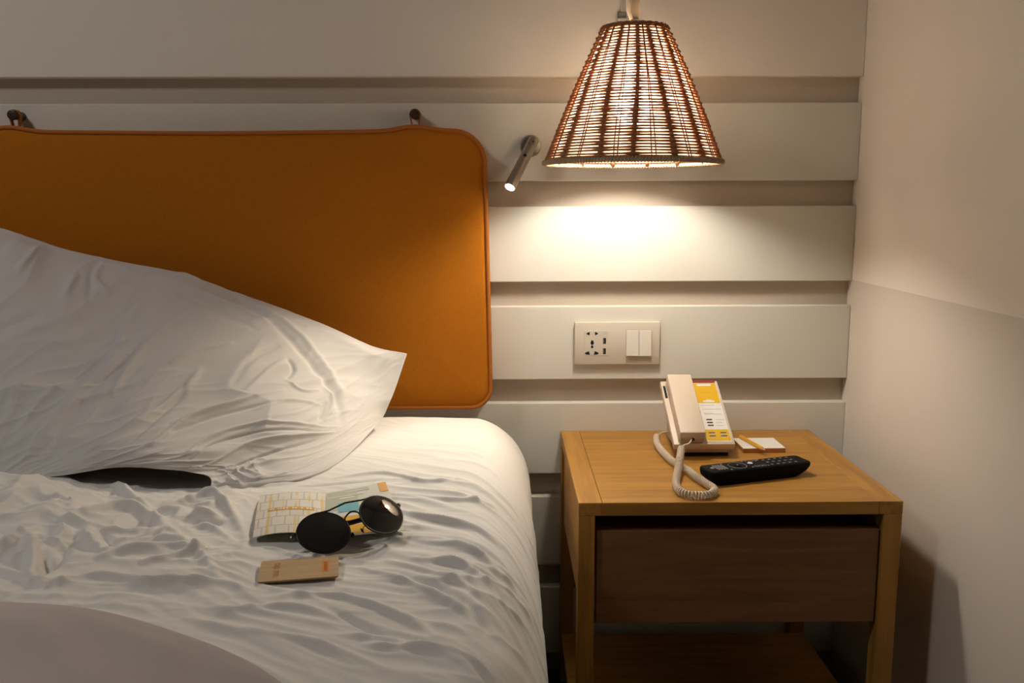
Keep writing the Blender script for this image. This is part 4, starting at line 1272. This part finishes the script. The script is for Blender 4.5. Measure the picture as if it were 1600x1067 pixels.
for s in (-1, 1):
    bm = bmesh.new()
    nr, na = 10, 56
    for dz, flip in ((0.0, False), (-0.0018, True)):
        c = bm.verts.new(lens_pt(s, 0, 0, dz))
        prev = None
        for i in range(1, nr + 1):
            rg = []
            for k in range(na):
                a = 2 * math.pi * k / na
                ox, oy = lens_out(a)
                rg.append(bm.verts.new(lens_pt(s, ox * i / nr, oy * i / nr, dz)))
            for k in range(na):
                if prev is None:
                    bm.faces.new((c, rg[k], rg[(k + 1) % na]))
                else:
                    bm.faces.new((prev[k], rg[k], rg[(k + 1) % na], prev[(k + 1) % na]))
            prev = rg
    obj('lens', bm, M_lensd, sg, smooth=True)
    obj('rim', tube([lens_pt(s, *lens_out(2 * math.pi * k / 64), -0.0009) for k in range(64)], 0.00125, 6, True), M_frame, sg, smooth=True)
    # hinge lug, folded temple and nose pad
    lug = lens_pt(s, *lens_out(R(22)), -0.001)
    h1 = lug + gl(s * 0.0045, 0.001, -0.004)
    h2 = lug + gl(s * 0.0040, 0.000, -0.0105)
    hg = obj('hinge', tube([lug, lug + gl(s * 0.003, 0.001, -0.001), h1, h2], [0.0016, 0.002, 0.0021, 0.0018], 8), M_frame, sg, smooth=True)
    obj('hinge_screw', lathe([(0.0011, 0.0), (0.0011, 0.0012)], 10, axis_matrix(h1 + gl(s * 0.0012, 0, 0), gl(s * 0.6, 0, 0.8))), M_steel, sg)
    dn = 0.0035 if s < 0 else 0.0
    tp = [h2, h2 + gl(-s * 0.012, -0.003, -0.003 - dn), h2 + gl(-s * 0.055, -0.008, -0.003 - dn), h2 + gl(-s * 0.095, -0.014, -0.002 - dn), h2 + gl(-s * 0.118, -0.027, -0.002 - dn)]
    if s > 0:
        tp = [h2, h2 + gl(-0.012, 0.000, -0.002), h2 + gl(-0.055, 0.001, 0.0015), h2 + gl(-0.095, 0.002, 0.0045), h2 + gl(-0.118, -0.002, 0.0065)]
    else:
        tp = [h2, h2 + gl(0.012, 0.001, -0.002), h2 + gl(0.055, 0.001, -0.001), h2 + gl(0.095, -0.001, 0.000), h2 + gl(0.118, -0.006, 0.002)]
    P = spline(np.array([list(p) for p in tp]), 30)
    obj('temple', tube([Vector(p) for p in P], [0.0013 + 0.0020 * smooth(12, 18, i) for i in range(30)], 8), M_frame, sg, smooth=True)
    npp = lens_pt(s, *lens_out(R(205)), -0.002)
    obj('nose_pad', lathe([(0.0012, 0.0), (0.0034, 0.0008), (0.0034, 0.0016), (0.0012, 0.0024)], 14, axis_matrix(npp + gl(-s * 0.002, -0.001, -0.006), gl(-s * 0.8, 0, -0.6))), M_frame, sg, smooth=True)
    obj('nose_pad_arm', tube([npp, npp + gl(-s * 0.001, 0.001, -0.004), npp + gl(-s * 0.002, -0.001, -0.006)], 0.0006, 6), M_frame, sg, smooth=True)
def lp(s, deg):
    return lens_pt(s, *lens_out(R(deg)), -0.0008)
obj('top_bar', tube([lp(-1, 100), lp(-1, 118) + gl(0.003, 0.0022, 0), gl(0, 0.0265, 0.001), lp(1, 118) + gl(-0.003, 0.0022, 0), lp(1, 100)], 0.0011, 8), M_frame, sg, smooth=True)
bp = [list(lp(-1, 172)), list(lp(-1, 172) + gl(0.002, 0.004, 0.001)), list(gl(0, 0.0105, 0.003)), list(lp(1, 172) + gl(-0.002, 0.004, 0.001)), list(lp(1, 172))]
obj('bridge', tube([Vector(p) for p in spline(np.array(bp), 20)], 0.0011, 8), M_frame, sg, smooth=True)

# ------------------------------------------------------------------ wooden key card
kc = thing('key_card', 'pale wooden key card with orange lettering in front of the sunglasses', 'key card', (-0.9322, -0.8540, BZ + 0.0068), (R(1.5), 0, R(10.0)))
M_cardwood = wood_mat('pale_card_veneer', (0.44, 0.29, 0.15), (0.55, 0.385, 0.215), (6, 120, 60), 0.55, 2.2)
M_cardedge = mat('card_edge', (0.34, 0.19, 0.08), 0.6)
noise_bump(M_cardedge, nscale=700, strength=0.1, dist=0.0002)
M_print = mat('burnt_orange_print', (0.40, 0.13, 0.015), 0.6)
M_logo = mat('orange_print_block', (0.66, 0.22, 0.015), 0.6)
noise_bump(M_logo, nscale=700, strength=0.04, dist=0.0001)
noise_bump(M_print, nscale=700, strength=0.04, dist=0.0001)
zf = lambda a, b, d: (a, b, d)
obj('card', prism(rrect(-0.0428, -0.027, 0.0428, 0.027, 0.0032, 5), zf, 0.0014, 0.0022), M_cardwood, kc)
obj('card_core', prism(rrect(-0.0426, -0.0268, 0.0426, 0.0268, 0.0032, 5), zf, 0.0, 0.0014), M_cardedge, kc)
Mx = Matrix.Translation((-0.0235, -0.001, 0.00235)) @ Matrix.Rotation(-math.pi / 2, 4, 'Z')
obj('lettering', text_mesh('tap me.', 0.0128, Mx), M_print, kc)
obj('print_block', prism([(0.0250, -0.0135), (0.0325, -0.0135), (0.0325, 0.0140), (0.0250, 0.0140)], zf, 0.0021, 0.0024), M_logo, kc)
bm = bmesh.new()
for k in range(6):
    y = -0.0110 + 0.0041 * k
    add_prism(bm, [(0.0268, y), (0.0307, y), (0.0307, y + 0.0024), (0.0268, y + 0.0024)], zf, 0.0023, 0.0026)
obj('print_letters', bm, M_print, kc)
